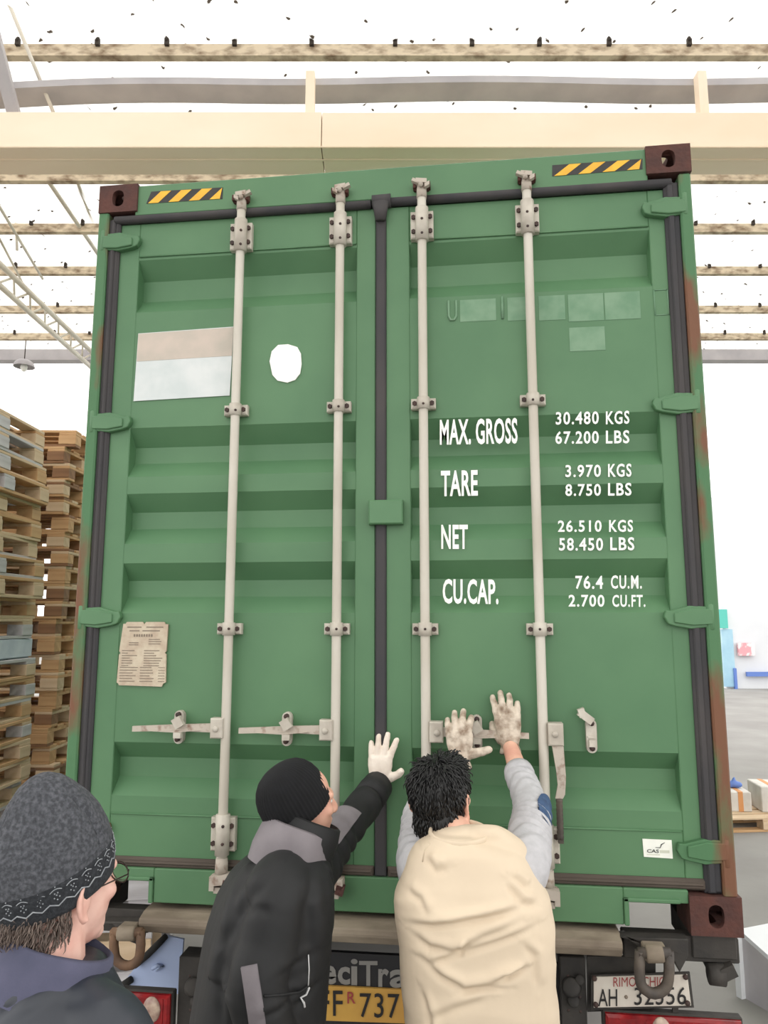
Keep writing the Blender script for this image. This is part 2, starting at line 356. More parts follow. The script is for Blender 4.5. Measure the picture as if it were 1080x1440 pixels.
# lattice girder running back along the left side, hung just under the roof
lat = thing('lattice_girder', 'white painted lattice girder with slanting rods under the translucent roof', 'girder', hall(-4.3, 8, ROOF_Z-.4)); 
A, B = bpix(-60, 332, 7.2)-Vector((0,0,.12)), bpix(131, 508, 10.98)-Vector((0,0,.12)); A2 = A + (bpix(30, 338, 8) - bpix(2, 385, 8))*.42; B2 = B + (bpix(30, 338, 8) - bpix(2, 385, 8))*.4
for P, Q in ((A, B), (A2, B2)):
    MB().tube([P, Q], .035, 8).build('chord', M['truss'], lat)
for k in range(9):
    t = k/9; P = A.lerp(B, t); Q = A2.lerp(B2, t+.055); R_ = A.lerp(B, t+.11)
    MB().tube([P, Q], .014, 6).build('lacing_rod', M['truss'], lat); MB().tube([Q, R_], .014, 6).build('lacing_rod', M['truss'], lat)
br = thing('roof_bracing', 'slender white brace rods crossing under the roof behind the cream beam', 'bracing', bpix(100, 300, 8))
for (a, b, Da, Db, r) in (((58,240),(152,378),6.4,8.2,.022),((103,240),(150,366),6.4,8.4,.016),((116,240),(146,322),6.6,8.0,.014),((-10,275),(60,392),6.6,8.4,.016),((-10,318),(34,402),7.2,8.6,.014),((22,300),(24,352),7.4,7.4,.014)):
    MB().tube([bpix(*a, Da), bpix(*b, Db)], r, 8).build('brace_rod', M['truss'], br)
br2 = thing('roof_strut', 'grey flat strut and thin rod rising steeply from the end of the cream beam', 'strut', bpix(20, 150, 4.6))
P, Q = bpix(19, 158, 4.62), bpix(-14, 30, 4.35); dv = (Q-P).normalized()
MB().obox((P+Q)/2, dv*((Q-P).length/2), RV*.042, dv.cross(RV)*.02).build('strut', M['beam_grey'], br2)
MB().tube([bpix(75, 158, 4.7), bpix(-6, -40, 4.5)], .014, 8).build('tie_rod', M['truss'], br2)
# pendant lamp under the far edge beam
P = bpix(34, 512, 10.6); lp = thing('pendant_lamp', 'small white dome lamp hanging below the far roof edge', 'lamp', P)
mb = MB(); rings = []
for k in range(9):
    a = k/8*1.45; rings.append([P + Vector((math.cos(t)*.15*math.sin(a+.12), math.sin(t)*.15*math.sin(a+.12), .13*math.cos(a)-.06)) for t in np.linspace(0, 2*math.pi, 20, endpoint=False)])
mb.loft(rings, close=False); mb.build('lamp_shade', M['beam_grey'], lp)
MB().ell(P+Vector((0,0,-.05)), (.05,0,0), (0,.05,0), (0,0,.07), 12, 8).build('bulb', M['white_print'], lp)
MB().tube([P+Vector((0,0,.06)), Vector((P.x, P.y, ROOF_Z-.03))], .008, 6).build('cord', M['clip'], lp)

# ------------------------------------------------------------------ shipping container
cont = thing('shipping_container', 'green steel shipping container with closed rear doors carried on the trailer', 'container', (1.219, 0, GZ))
L_C = 12.19
def qbox(mb, x0, x1, z0, z1, y0, y1, m=0):
    a, b = q(x0, z0, y0), q(x1, z1, y0); return mb.box(a, (b.x, y1, b.z), m)
def qcbox(mb, x0, x1, z0, z1, y0, y1, c, m=0):
    a, b = q(x0, z0, y0), q(x1, z1, y0); return mb.cbox((a.x, y0, a.z), (b.x, y1, b.z), c, m)
# corner posts, header, sill
for sx in (0, 1):
    xx = lambda x: x if sx == 0 else 2.438-x
    mb = MB(); mb.box((xx(0), .0, GZ+.118), (xx(.046), .06, GZ+2.778)); mb.box((xx(0), .06, GZ+.118), (xx(.13), .2, GZ+2.778))
    mb.build('corner_post', M['green_old'], cont, bevel=.006)
mb = MB(); mb.box((.16, .006, GZ+2.757), (2.278, .14, GZ+2.895)); mb.box((.1, .1, GZ+2.69), (2.338, .2, GZ+2.757)); mb.build('header', M['green'], cont, bevel=.004)
mb = MB()
mb.box((.372, .006, GZ+.016), (2.062, .14, GZ+.135)); mb.box((.16, .006, GZ+.092), (.372, .14, GZ+.135)); mb.box((2.062, .006, GZ+.092), (2.278, .14, GZ+.135))
mb.box((.355, -.002, GZ+.016), (.372, .02, GZ+.105)); mb.box((2.062, -.002, GZ+.016), (2.079, .02, GZ+.105))
mb.box((.19, -.002, GZ+.092), (.372, .02, GZ+.105)); mb.box((2.062, -.002, GZ+.092), (2.25, .02, GZ+.105))
mb.build('door_sill', M['green'], cont, bevel=.003)
# corner castings: hollow blocks with oval holes
def plate_hole(mb, c, ux, uy, n, hw, hh, th, t, rad, m=0):     # plate (half sizes hw,hh) with stadium hole (th half w, t half h)
    c, ux, uy, n = map(Vector, (c, ux, uy, n)); N_ = 32; outer, inner = [], []
    for k in range(N_):
        a = 2*math.pi*(k+.5)/N_; ca, sa = math.cos(a), math.sin(a)
        s = min(hw/abs(ca) if abs(ca) > 1e-6 else 9, hh/abs(sa) if abs(sa) > 1e-6 else 9); outer.append((ca*s, sa*s))
        ex, ey = max(th-rad, 0), max(t-rad, 0); inner.append((math.copysign(ex, ca)*min(1, abs(ca)*2.2)+rad*ca, math.copysign(ey, sa)*min(1, abs(sa)*2.2)+rad*sa))
    for sx_, sy_ in ((1,1),(1,-1),(-1,1),(-1,-1)):               # snap nearest outer points to the plate corners
        k = min(range(N_), key=lambda i: (outer[i][0]-sx_*hw)**2+(outer[i][1]-sy_*hh)**2); outer[k] = (sx_*hw, sy_*hh)
    w_ = .028
    pt = lambda p, d: c+ux*p[0]+uy*p[1]-n*d
    vs = [pt(p, 0) for p in outer]+[pt(p, .0) for p in inner]+[pt(p, w_) for p in inner]+[pt(p, w_) for p in outer]; fs = []
    for k in range(N_):
        j = (k+1) % N_
        for a in range(3): fs.append((a*N_+k, a*N_+j, (a+1)*N_+j, (a+1)*N_+k))
        fs.append((3*N_+k, 3*N_+j, j, k))
    mb.add(vs, fs, m)
def casting(x0, x1, z0, z1, topc, side):
    mb = MB(); y0, y1 = -.004, .175; cx, cz = (x0+x1)/2, (z0+z1)/2; W, H, Dp = (x1-x0)/2, (z1-z0)/2, (y1-y0)/2
    plate_hole(mb, (cx, y0, cz), (1,0,0), (0,0,1), (0,-1,0), W, H, .026, .037, .026)
    sx = 1 if side > 0 else -1
    plate_hole(mb, (x1 if side > 0 else x0, (y0+y1)/2, cz), (0,1,0), (0,0,1), (sx,0,0), Dp-.0281, H-.0005, .037, .026, .026)
    plate_hole(mb, (cx-sx*.0141, (y0+y1)/2, z1 if topc else z0), (1,0,0), (0,1,0), (0,0,1 if topc else -1), W-.0145, Dp-.0281, .03, .05, .03)
    zz = (z0, z0+.02) if topc else (z1-.02, z1)
    mb.box((x0+.001, y0+.0282, zz[0]), (x1-.001, y1-.001, zz[1]))
    xi = (x0, x0+.02) if side > 0 else (x1-.02, x1); mb.box((xi[0], y0+.0282, z0+.001), (xi[1], y1-.001, z1-.001)); mb.box((x0+.001, y1-.02, z0+.002), (x1-.001, y1, z1-.002))
    mb.build('corner_casting', M['rust'], cont)
casting(.0, .172, GZ+2.775, GZ+2.9, True, -1); casting(2.272, 2.442, GZ+2.782, GZ+2.9, True, 1)
casting(-.004, .165, GZ-.004, GZ+.122, False, -1); casting(2.278, 2.448, GZ-.004, GZ+.122, False, 1)
# side walls, roof, front end, floor frame
for sx in (0, 1):
    mb = MB(); prof = []; y = .2
    while y < L_C-.2:
        prof += [(y, 0), (y+.07, 0), (y+.138, .036), (y+.208, .036)]; y += .276
    xo = lambda d: .012+d if sx == 0 else 2.426-d
    th = .004 if sx == 0 else -.004
    poly = [Vector((xo(d), yy, GZ+.16)) for yy, d in prof]; n = len(poly)
    vs = poly+[p+Vector((0,0,2.62)) for p in poly]; mb.add(vs, [(i, i+1, n+i+1, n+i) for i in range(n-1)])
    vs2 = [Vector((p.x+th, p.y, p.z)) for p in vs]; mb.add(vs2, [(i, i+1, n+i+1, n+i) for i in range(n-1)])
    mb.build('side_wall', M['green'], cont)
    mb = MB(); mb.box((xo(-.01), .2, GZ+2.76), (xo(.06), L_C, GZ+2.85)); mb.box((xo(-.01), .2, GZ+.0), (xo(.05), L_C, GZ+.17)); mb.build('side_rail', M['green_old'], cont)
mb = MB(); mb.box((.03, .14, GZ+2.86), (2.408, L_C, GZ+2.88)); 
for k in range(40): mb.box((.1, .4+k*.29, GZ+2.88), (2.34, .5+k*.29, GZ+2.892))
mb.build('container_roof', M['green'], cont)
mb = MB(); mb.box((.02, L_C-.05, GZ+.0), (2.418, L_C, GZ+2.88)); mb.build('front_end', M['green'], cont)
mb = MB(); mb.box((.05, .16, GZ+.125), (2.39, L_C-.06, GZ+.16))
for k in range(14): mb.box((.05, 2.2+k*.7, GZ+.02), (2.39, 2.24+k*.7, GZ+.125))
mb.build('floor_frame', M['cont_int'], cont)
# gaskets
YD = .03                                                     # outer face of the doors
def strip(name, pts, r, mt, ry=None, n=10):
    return MB().tube(pts, [(r, ry or r)]*len(pts), n, ref=(0,1,0)).build(name, mt, cont)
mb = MB(); g = lambda x, z, y=.02: q(x, z, y)
mb.tube([g(.08, 2.735), g(1.18, 2.732)], [(.02, .0175)]*2, 12, ref=(0,1,0)); mb.tube([g(1.26, 2.737), g(2.36, 2.737)], [(.02, .0185)]*2, 12, ref=(0,1,0))
mb.tube([g(1.185, 2.742), g(1.262, 2.744)], [(.024, .03)]*2, 12, ref=(0,1,0)); mb.build('top_gasket', M['rubber'], cont)
mb = MB(); qcbox(mb, 1.199, 1.2405, .14, 2.72, YD-.014, .08, .006); mb.tube([q(1.219, 2.74, .0), q(1.219, 2.66, .005)], [(.02, .034), (.012, .022)], 12, ref=(0,1,0)); mb.build('centre_gasket', M['rubber'], cont)
for x0, x1 in ((.047, .1), (2.333, 2.392)):
    mb = MB(); qcbox(mb, x0, x1, .13, 2.745, .014, .1, .008); qcbox(mb, x0+.012, x1-.022, .13, 2.745, .006, .08, .005); mb.build('side_gasket', M['rubber'], cont)
for xa_, xb_ in ((.08, 1.195), (1.245, 2.34)):
    mb = MB(); qcbox(mb, xa_, xb_, .137, .174, YD-.012, .1, .008); qcbox(mb, xa_+.01, xb_-.01, .15, .16, YD-.018, .1, .004); mb.build('bottom_gasket', M['rubber_dirty'], cont)
# doors
REC = [(2.55, 2.478, 2.388, 2.318), (1.823, 1.752, 1.685, 1.620), (1.551, 1.482, 1.414, 1.348), (1.272, 1.205, 1.140, 1.076), (.588, .524, .452, .392)]
doors = []
for xs in ((.1, .192, 1.121, 1.199), (1.2405, 1.336, 2.27, 2.333)):
    x0, xa, xb, x1 = xs; mb = MB()
    qcbox(mb, x0, xa, .174, 2.714, YD, .1, .003); qcbox(mb, xb, x1, .174, 2.714, YD, .1, .003)
    qcbox(mb, xa, xb, 2.565, 2.714, YD+.0015, .1, .003); qcbox(mb, xa, xb, .174, .328, YD+.0015, .1, .003)
    d = mb.build('door', M['green'], cont); doors.append(d)
    dep = .057; prof = [(2.563, YD+.003)]
    for a, b, c, e in REC:
        prof += [(a, YD+.003), (b, YD+.003+dep), (c, YD+.003+dep), (e, YD+.003)]
    prof.append((.33, YD+.003)); n = len(prof)
    f_ = lambda x, z, y: Vector((q(x, z, YD).x, y, q(x, z, YD).z))
    mb = MB(); vs = [f_(xa, z, y) for z, y in prof]+[f_(xb, z, y) for z, y in prof]
    mb.add(vs, [(i, i+1, n+i+1, n+i) for i in range(n-1)]); vs2 = [v+Vector((0, .004, 0)) for v in vs]; mb.add(vs2, [(i, i+1, n+i+1, n+i) for i in range(n-1)])
    mb.build('door_panel', M['green'], d)
    for za, zb_ in ((2.5625, 2.5665), (.3265, .3295)): mb = MB(); mb.tube([q(xa+.004, (za+zb_)/2, YD), q(xb-.004, (za+zb_)/2, YD)], .0035, 8); mb.build('weld_seam', M['green'], d)
# hinges
for left in (True, False):
    d = doors[0] if left else doors[1]
    for zc in (2.643, 1.852, 1.06, .264):
        mb = MB(); X = (lambda x: x) if left else (lambda x: 2.438-x)
        y0 = -.006; zt, zb = zc+.036, zc-.036
        outl = [(.022, zt), (.1, zt+.004), (.165, zt-.014), (.183, zt-.012), (.19, zc), (.178, zb+.012), (.155, zb+.004), (.1, zb-.006), (.022, zb+.002)]
        mb.prism([q(X(x), z, .004) for x, z in outl], (0, .028, 0))
        hl = [(.024, zt-.008), (.09, zt-.006), (.155, zt-.022), (.155, zb+.016), (.09, zb+.006), (.024, zb+.01)]
        mb.prism([q(X(x), z, -.004) for x, z in hl], (0, .02, 0))
        mb.tube([q(X(.032), zt+.01, .014), q(X(.032), zb-.01, .014)], .017, 12)
        mb.build('hinge', M['green_old'] if zc < .5 else M['green'], d, bevel=.003)
# centre overlap plate
mb = MB(); qcbox(mb, 1.172, 1.305, 1.413, 1.507, -.012, .03, .005); mb.build('overlap_plate', M['green'], doors[1])
# locking rods
XR = (.632, 1.052, 1.387, 1.807); YR = -.012
def bracket(mb, x, z0, z1, w=.046):
    qcbox(mb, x-w, x+w, z0, z1, YR+.012, YD, .005); 
    mb.tube([q(x, z0-.012, YR), q(x, z1+.012, YR)], .0265, 14)
    for zz in (z0+.028, z1-.028):
        for s_ in (-1, 1):
            p = q(x+s_*(w-.012), zz, YR+.012); mb.tube([p, p+Vector((0,-.009,0))], .0095, 6, 1, smooth=False)
        p = q(x, zz-.004, YR-.026); mb.tube([p+Vector((0,.006,0)), p+Vector((0,-.0015,0))], .0055, 8, 1)
def guide(mb, x, z):
    qcbox(mb, x-.048, x+.048, z-.021, z+.021, YR+.012, YD, .006); mb.tube([q(x, z-.024, YR), q(x, z+.024, YR)], .0245, 14)
    for s_ in (-1, 1):
        p = q(x+s_*.034, z, YR+.012); mb.tube([p, p+Vector((0,-.008,0))], .0095, 6, 1, smooth=False)
    p = q(x, z, YR-.024); mb.tube([p+Vector((0,.006,0)), p+Vector((0,-.0015,0))], .005, 8, 1)
def cam_top(mb, x, z, s):                                    # cam lug with keeper claws
    mb.tube([q(x, z-.055, YR), q(x, z+.008, YR)], [.021, .0195], 12)
    mb.obox(q(x, z+.012, YR-.008), (.022,0,.003*s), (0,.022,0), (0,0,.009))
    mb.obox(q(x+s*.024, z+.02, YR-.018), (.014,0,.007*s), (0,.01,0), (-.003*s,0,.006)); mb.obox(q(x-.022*s, z+.002, YR-.02), (.01,0,-.006*s), (0,.01,0), (0,0,.008))
    mb.obox(q(x+.028*s, z-.004, YR+.01), (.006,0,0), (0,.02,0), (0,0,.014), 1); mb.obox(q(x-.03*s, z-.006, YR+.01), (.006,0,0), (0,.02,0), (0,0,.012), 1)
    mb.obox(q(x, z-.008, YR+.012), (.03,0,0), (0,.008,0), (0,0,.016), 1); mb.tube([q(x-.004, z+.008, YR-.02), q(x-.004, z+.008, YR-.038)], .010, 10)
rods = []
for i, x in enumerate(XR):
    mb = MB(); mb.tube([q(x, .1, YR), q(x, .3, YR), q(x, 2.6, YR), q(x, 2.79, YR)], .0178, 16); r = mb.build('locking_rod', M['rod'], cont); rods.append(r)
    mb = MB(); bracket(mb, x, 2.572, 2.69); mb.build('top_bracket', [M['galv'], M['bolt']], r)
    mb = MB(); bracket(mb, x, .206, .325); mb.build('bottom_bracket', [M['galv'], M['bolt']], r)
    for z in (1.884, 1.016):
        mb = MB(); guide(mb, x, z); mb.build('rod_guide', [M['galv'], M['bolt']], r)
    s = 1 if i in (0, 1) else -1
    mb = MB(); cam_top(mb, x, 2.80, s); mb.build('top_cam', [M['rustlight'], M['rust']], r)
    mb = MB(); mb.tube([q(x, .185, YR), q(x, .135, YR)], [.022, .024], 12); mb.obox(q(x, .112, YR-.008), (.034,0,.004*s), (0,.026,0), (0,0,.016)); mb.obox(q(x+.022*s, .092, YR-.02), (.014,0,-.004), (0,.014,0), (.004,0,.016), 1)
    mb.obox(q(x-.03*s, .098, YR-.012), (.009,0,0), (0,.02,0), (0,0,.024)); mb.obox(q(x, .078, YR), (.02,0,0), (0,.024,0), (0,0,.01)); mb.build('bottom_cam', [M['rustlight'], M['rust']], r)
def retainer(mb, x, z0=.585, z1=.708, y0=.008):
    a = []; r = .0185
    for k in range(9): t = math.pi*k/8; a.append((x+r*math.cos(t), z1-r+r*math.sin(t)))
    for k in range(9): t = math.pi+math.pi*k/8; a.append((x+r*math.cos(t), z0+r+r*math.sin(t)))
    mb.prism([q(p, zz, y0) for p, zz in a], (0, .024, 0))
    for zz in (z1-.014, z0+.018):
        p = q(x, zz, y0); mb.tube([p, p+Vector((0,-.014,0))], .0095, 8, 1)
def handle(i, s):                                            # level handle pointing to side s
    x = XR[i]; mb = MB(); qcbox(mb, *(sorted((x+s*.012, x+s*.062))), .607, .681, YR-.026, YR+.018, .004)
    p = q(x+s*.04, .642, YR-.026); mb.tube([p, p+Vector((0,-.006,0))], .011, 10); mb.build('handle_hub', M['galv'], rods[i])
    mb = MB(); o = [(.05, .662), (.2, .656), (.37, .647), (.37, .627), (.2, .633), (.05, .629)]
    mb.prism([q(x+s*a, z, YR-.014) for a, z in o], (0, .012, 0)); o = [(.1, .640), (.2, .630), (.3, .634), (.2, .637)]; mb.prism([q(x+s*a, z-.004, YR-.022) for a, z in o], (0, .02, 0))
    mb.build('handle', [M['rustlight'], M['bolt']], rods[i])
    mb = MB(); xr = x+s*.185; retainer(mb, xr); c = q(xr-.003, .664, YR-.03)
    mb.obox(c, (.015,0,.009), (0,.01,0), (-.010,0,.016)); mb.obox(q(xr, .618, YR-.02), (.014,0,0), (0,.016,0), (0,0,.01)); mb.build('handle_retainer', [M['galv'], M['bolt']], rods[i])
handle(0, -1); handle(1, -1); handle(2, 1)
x = XR[3]; mb = MB(); qcbox(mb, x+.018, x+.072, .604, .682, YR-.034, YR+.018, .004); p = q(x+.042, .645, YR-.034); mb.tube([p, p+Vector((0,-.006,0))], .011, 10); mb.build('handle_hub', M['galv'], rods[3])
mb = MB(); o = [(.03, .606), (.07, .606), (.075, .5), (.07, .44), (.062, .425), (.036, .425), (.046, .47), (.042, .52)]
mb.prism([q(x+a, z, YR-.026) for a, z in o], (0, .013, 0)); mb.build('handle', M['rustlight'], rods[3])
mb = MB(); pts = [q(x+.049, z, YR-.02) for z in np.linspace(.425, .29, 19)]; mb.tube(pts, [(.0125 if k % 2 else .0105, .014 if k % 2 else .012) for k in range(19)], 10)
mb.obox(q(x+.05, .286, YR-.018), (.009,0,0), (0,.01,0), (0,0,.009)); mb.build('handle_grip', M['ring'], rods[3])
mb = MB(); retainer(mb, 1.976, .582, .7); c = q(1.958, .708, -.006); mb.obox(c, (.022,0,-.017), (0,.012,0), (.008,0,.011)); mb.obox(q(1.944, .722, -.006), (.011,0,.004), (0,.014,0), (-.004,0,.014)); mb.obox(q(1.977, .617, .004), (.012,0,0), (0,.012,0), (0,0,.012)); mb.obox(q(1.976, .638, .006), (.013,0,0), (0,.004,0), (0,0,.0035))
mb.build('handle_retainer', [M['galv'], M['bolt']], rods[3])
# hazard strips with separate yellow bars
for quad, sl, nst in (([(.212, 2.806), (.548, 2.804), (.548, 2.856), (.232, 2.86)], .055, 4), ([(1.909, 2.802), (2.258, 2.806), (2.26, 2.85), (1.911, 2.85)], .06, 4)):
    mb = MB(); mb.prism([q(x, z, .0045) for x, z in quad], (0, .003, 0)); hs = mb.build('hazard_strip', M['hz_black'], cont)
    x0, x1 = quad[0][0], quad[1][0]; zb = lambda x: quad[0][1]+(quad[1][1]-quad[0][1])*(x-x0)/(x1-x0)+.001; zt = lambda x: quad[3][1]+(quad[2][1]-quad[3][1])*(x-x0)/(x1-x0)-.001
    pit = (x1-x0)/3.72; wd = pit*.5
    for k in range(4):
        xa = x0+.008+k*pit; xe = min(xa+wd, x1-.003)
        poly = [(xa, zb(xa)), (xe, zb(xe)), (min(xe+sl, x1-.003), zt(xe+sl)), (min(xa+sl, x1-.003), zt(xa+sl))]
        if xa+sl > x1-.003: poly = poly[:3]
        MB().prism([q(x, z, .0035) for x, z in poly], (0, .002, 0)).build('stripe', M['hz_yellow'], hs)
# lettering
def text_mb(s, P00, P10, P01, off=0., depth=.0012, nrm=Vector((0,-1,0)), sp=1.0):
    cu = bpy.data.curves.new('txt', 'FONT'); cu.body = s; cu.offset = off; cu.resolution_u = 3; cu.space_character = sp
    o = bpy.data.objects.new('txt', cu); COL.objects.link(o); dg = bpy.context.evaluated_depsgraph_get(); dg.update()
    me = bpy.data.meshes.new_from_object(o.evaluated_get(dg)); bpy.data.objects.remove(o)
    c = np.empty(len(me.vertices)*3); me.vertices.foreach_get('co', c); c = c.reshape(-1, 3); lo, hi = c[:, :2].min(0), c[:, :2].max(0); c2 = (c[:, :2]-lo)/(hi-lo)
    P00, P10, P01 = map(Vector, (P00, P10, P01)); vs = [P00+(P10-P00)*a+(P01-P00)*b+nrm*depth for a, b in c2]
    mb = MB(); mb.add(vs, [tuple(p.vertices) for p in me.polygons]); bpy.data.meshes.remove(me); return mb
def letter(s, x0, x1, z0, z1, par, name='lettering', mt='white_print', off=.01, y=YD-.003, dz=0.):
    return text_mb(s, q(x0, z0, y), q(x1, z0+dz, y), q(x0, z1, y), off).build(name, M[mt], par)
dr = doors[1]
def pletter(s, u0, u1, vt, vb, off, sp=1.0, dv=0.):
    y = YD-.003; text_mb(s, pix(u0, vb+dv, y), pix(u1, vb, y), pix(u0, vt+dv, y), off, sp=sp).build('lettering', M['white_print'], dr)
for s, u0, u1, vt, vb, dv in (('MAX. GROSS', 618.5, 728, 588, 624, 2), ('TARE', 620, 672, 661, 697, 1), ('NET', 620.5, 658, 738, 772, 0), ('CU.CAP.', 622.5, 701, 815, 850, -1)):
    pletter(s, u0, u1, vt, vb, .025, 1.05, dv)
for s, u0, u1, vt, vb, dv in (('30.480', 781.5, 842, 578.5, 596.5, 1), ('KGS', 852, 885, 577.5, 596, 1), ('67.200', 781, 842, 606, 624, .6), ('LBS', 852, 885, 605, 623.5, .5),
        ('3.970', 795, 845, 653.5, 671, .4), ('KGS', 855, 888, 652, 670.5, .4), ('8.750', 795, 845, 680.5, 697.5, .3), ('LBS', 855, 888, 679, 697, .3),
        ('26.510', 784.5, 846, 731.5, 748, .2), ('KGS', 856.5, 890, 731, 748, .2), ('58.450', 786, 848, 756.5, 774.5, 0), ('LBS', 858, 892, 755.5, 774, 0),
        ('76.4', 809, 848, 809.5, 828.5, -.2), ('CU.M.', 859, 902.5, 809, 828, 0), ('2.700', 799.5, 850, 836.5, 853.5, -.2), ('CU.FT.', 861, 907.5, 836.5, 853.5, 0)):
    pletter(s, u0, u1, vt, vb, .02, 1.15, dv)
# faded, no longer readable marking above, with what is left of its strokes
mb = MB()
for x0, x1, z0, z1 in ((1.535, 1.675, 2.21, 2.3), (1.72, 1.79, 2.205, 2.3), (1.84, 1.94, 2.2, 2.3), (1.952, 2.085, 2.19, 2.3), (2.09, 2.222, 2.19, 2.3), (1.952, 2.085, 2.07, 2.165)):
    z0, z1 = min(z0, 2.309), min(z1, 2.309); mb = MB(); qbox(mb, x0, x1, z0, z1, YD+.0015, YD+.003); mb.build('faded_marking', M['faded'], dr)
mb = MB(); mb.tube([q(1.49, 2.3, YD), q(1.49, 2.235, YD), q(1.497, 2.22, YD), q(1.512, 2.22, YD), q(1.52, 2.235, YD), q(1.52, 2.3, YD)], .005, 6); mb.build('faded_letter', M['faded'], dr); mb = MB(); mb.tube([q(1.70, 2.305, YD), q(1.70, 2.215, YD)], .005, 6)
mb.build('faded_letter', M['faded'], dr)
mb = MB(); xb0, xb1, zb0, zb1 = 2.275, 2.325, 2.2, 2.3
for a, b in (((xb0, zb0), (xb1, zb0)), ((xb1, zb0), (xb1, zb1)), ((xb1, zb1), (xb0, zb1)), ((xb0, zb1), (xb0, zb0))): mb.tube([q(*a, YD), q(*b, YD)], .003, 6)
mb.build('check_digit_box', M['faded'], dr)
# white label, round white patch, data plate, small sticker
dl = doors[0]; f_ = lambda x, z, y=YD-.002: q(x, z, y)
lab = MB().prism([f_(.2, 1.936), f_(.606, 1.945), f_(.614, 2.236), f_(.206, 2.226)], (0, .003, 0)).build('door_label', M['label_low'], dl)
mb = MB(); mb.prism([f_(.205, 2.105, YD-.003), f_(.61, 2.112, YD-.003), f_(.613, 2.233, YD-.003), f_(.2065, 2.224, YD-.003)], (0, .001, 0)); mb.v = list(mb.v); o = mb.build('label_upper_band', M['label_up'], dl)
pts = [(379,508),(382,494),(391,485),(405,484),(418,488),(423,497),(424,512),(422,525),(415,534),(404,538),(390,535),(383,527)]
MB().prism([pix(u, v, YD-.003) for u, v in pts], (0, .005, 0)).build('round_patch', M['circle'], dl)
outl = [(.205, 1.035), (.215, 1.035), (.219, 1.042), (.284, 1.042), (.291, 1.032), (.298, 1.042), (.372, 1.042), (.376, 1.034), (.388, 1.033), (.385, .93), (.379, .924), (.385, .918), (.388, .812), (.378, .808), (.372, .796), (.2, .8), (.197, .806), (.19, .81), (.194, .916), (.2, .922), (.194, .93)]
cs = MB().prism([f_(x, z, YD-.008) for x, z in outl], (0, .008, 0)).build('data_plate', M['csc'], dl)
mb = MB(); rr = random.Random(3)
def bar(x0, x1, z, h=.003): qbox(mb, x0, x1, z-h/2, z+h/2, YD-.0092, YD-.0075)
for x0, x1, z in ((.222, .28, 1.022), (.3, .368, 1.022), (.232, .272, 1.008), (.285, .355, 1.008)): bar(x0, x1, z, .004)
for k in range(8): bar(.25+k*.01, .256+k*.01, .99, .01)
for z in (.975, .967, .958): bar(.312, .312+rr.uniform(.04, .06), z)
for z in (.962, .954): bar(.232, .27, z)
for z in np.arange(.932, .87, -.0095): bar(.205, .205+rr.uniform(.02, .07), z); bar(.295, .295+rr.uniform(.04, .075), z)
for z in np.arange(.868, .81, -.0105): bar(.2, .2+rr.uniform(.05, .075), z); bar(.282, .282+rr.uniform(.03, .06), z); bar(.356, .382, z, .002)
mb.build('plate_print', M['csc_ink'], dl)
st = MB().prism([f_(x, z) for x, z in ((2.136, .241), (2.232, .2385), (2.231, .2985), (2.134, .2995))], (0, .003, 0)).build('small_sticker', M['sticker'], dr)
text_mb('CAS', q(2.146, .2555, YD-.003), q(2.186, .2555, YD-.003), q(2.1475, .267, YD-.003), .02).build('sticker_lettering', M['grey_ink'], dr)
mb = MB(); qbox(mb, 2.19, 2.222, .2555, .265, YD-.0026, YD-.001); qbox(mb, 2.146, 2.19, .248, .2505, YD-.0026, YD-.001); mb.build('sticker_print', M['pale_ink'], dr)
MB().tube([q(2.176, .273, YD-.003), q(2.192, .2725, YD-.003), q(2.196, .283, YD-.003), q(2.208, .29, YD-.003)], [.0008, .0015, .002, .0008], 6).build('sticker_emblem', M['grey_ink'], dr)

# ------------------------------------------------------------------ trailer under the container
trl = thing('trailer', 'dirty grey container trailer with bumper beam, lamps and number plates', 'trailer', (1.219, .3, 0))
mb = MB(); prof = [(.03, -.004), (-.005, -.006), (-.045, -.02), (-.05, -.04), (-.047, -.047), (-.034, -.07), (-.005, -.08), (.09, -.08), (.1, -.004)]
xl, xr = pix(196, 1290, -.04).x, pix(874, 1300, -.04).x
mb.loft([[Vector((x, y, GZ+z)) for y, z in prof] for x in (xl, xr)], smooth=False); bmp = mb.build('bumper_beam', M['steel'], trl, bevel=.004)
for x in (.78, 1.66):
    mb = MB(); mb.box((x-.07, .12, GZ-.05), (x+.07, 11.9, GZ-.035)); mb.box((x-.008, .12, GZ-.4), (x+.008, 11.9, GZ-.05)); mb.box((x-.07, .12, GZ-.415), (x+.07, 11.9, GZ-.4)); mb.build('chassis_rail', M['steel_dark'], trl)
for y in (.2, 3.2, 6.2, 11.6):
    mb = MB(); mb.box((.05 if y > .3 else .5, y, GZ-.12), (2.39 if y > .3 else 1.93, y+.12, GZ-.006)); mb.build('cross_member', M['steel_dark'], trl)
for x in (-.01, 2.28):                                       # bolster ends with twist locks under the castings
    sg = -1 if x < 1 else 1; cx = x+.085
    mb = MB(); mb.box((x+.005, .02, GZ-.085), (x+.15, .3, GZ-.004)); mb.box((x-.02 if sg < 0 else x-.22, .03, GZ-.1), (x+.36 if sg < 0 else x+.16, .09, GZ-.02)); mb.build('bolster', M['steel_dark'], trl, bevel=.004)
    mb = MB(); mb.tube([(cx, .08, GZ-.085), (cx, .08, GZ-.12)], .028, 12); mb.tube([(cx-.03, .03, GZ-.135), (cx+.02, .03, GZ-.135)], [.033, .036], 14); mb.obox((cx+.03, .02, GZ-.118), (.02,0,.01), (0,.02,0), (-.008,0,.018)); mb.tube([(cx-.01, .01, GZ-.135), (cx+.0, .16, GZ-.135)], .018, 10); mb.build('twist_lock', M['steel_dark'], trl)
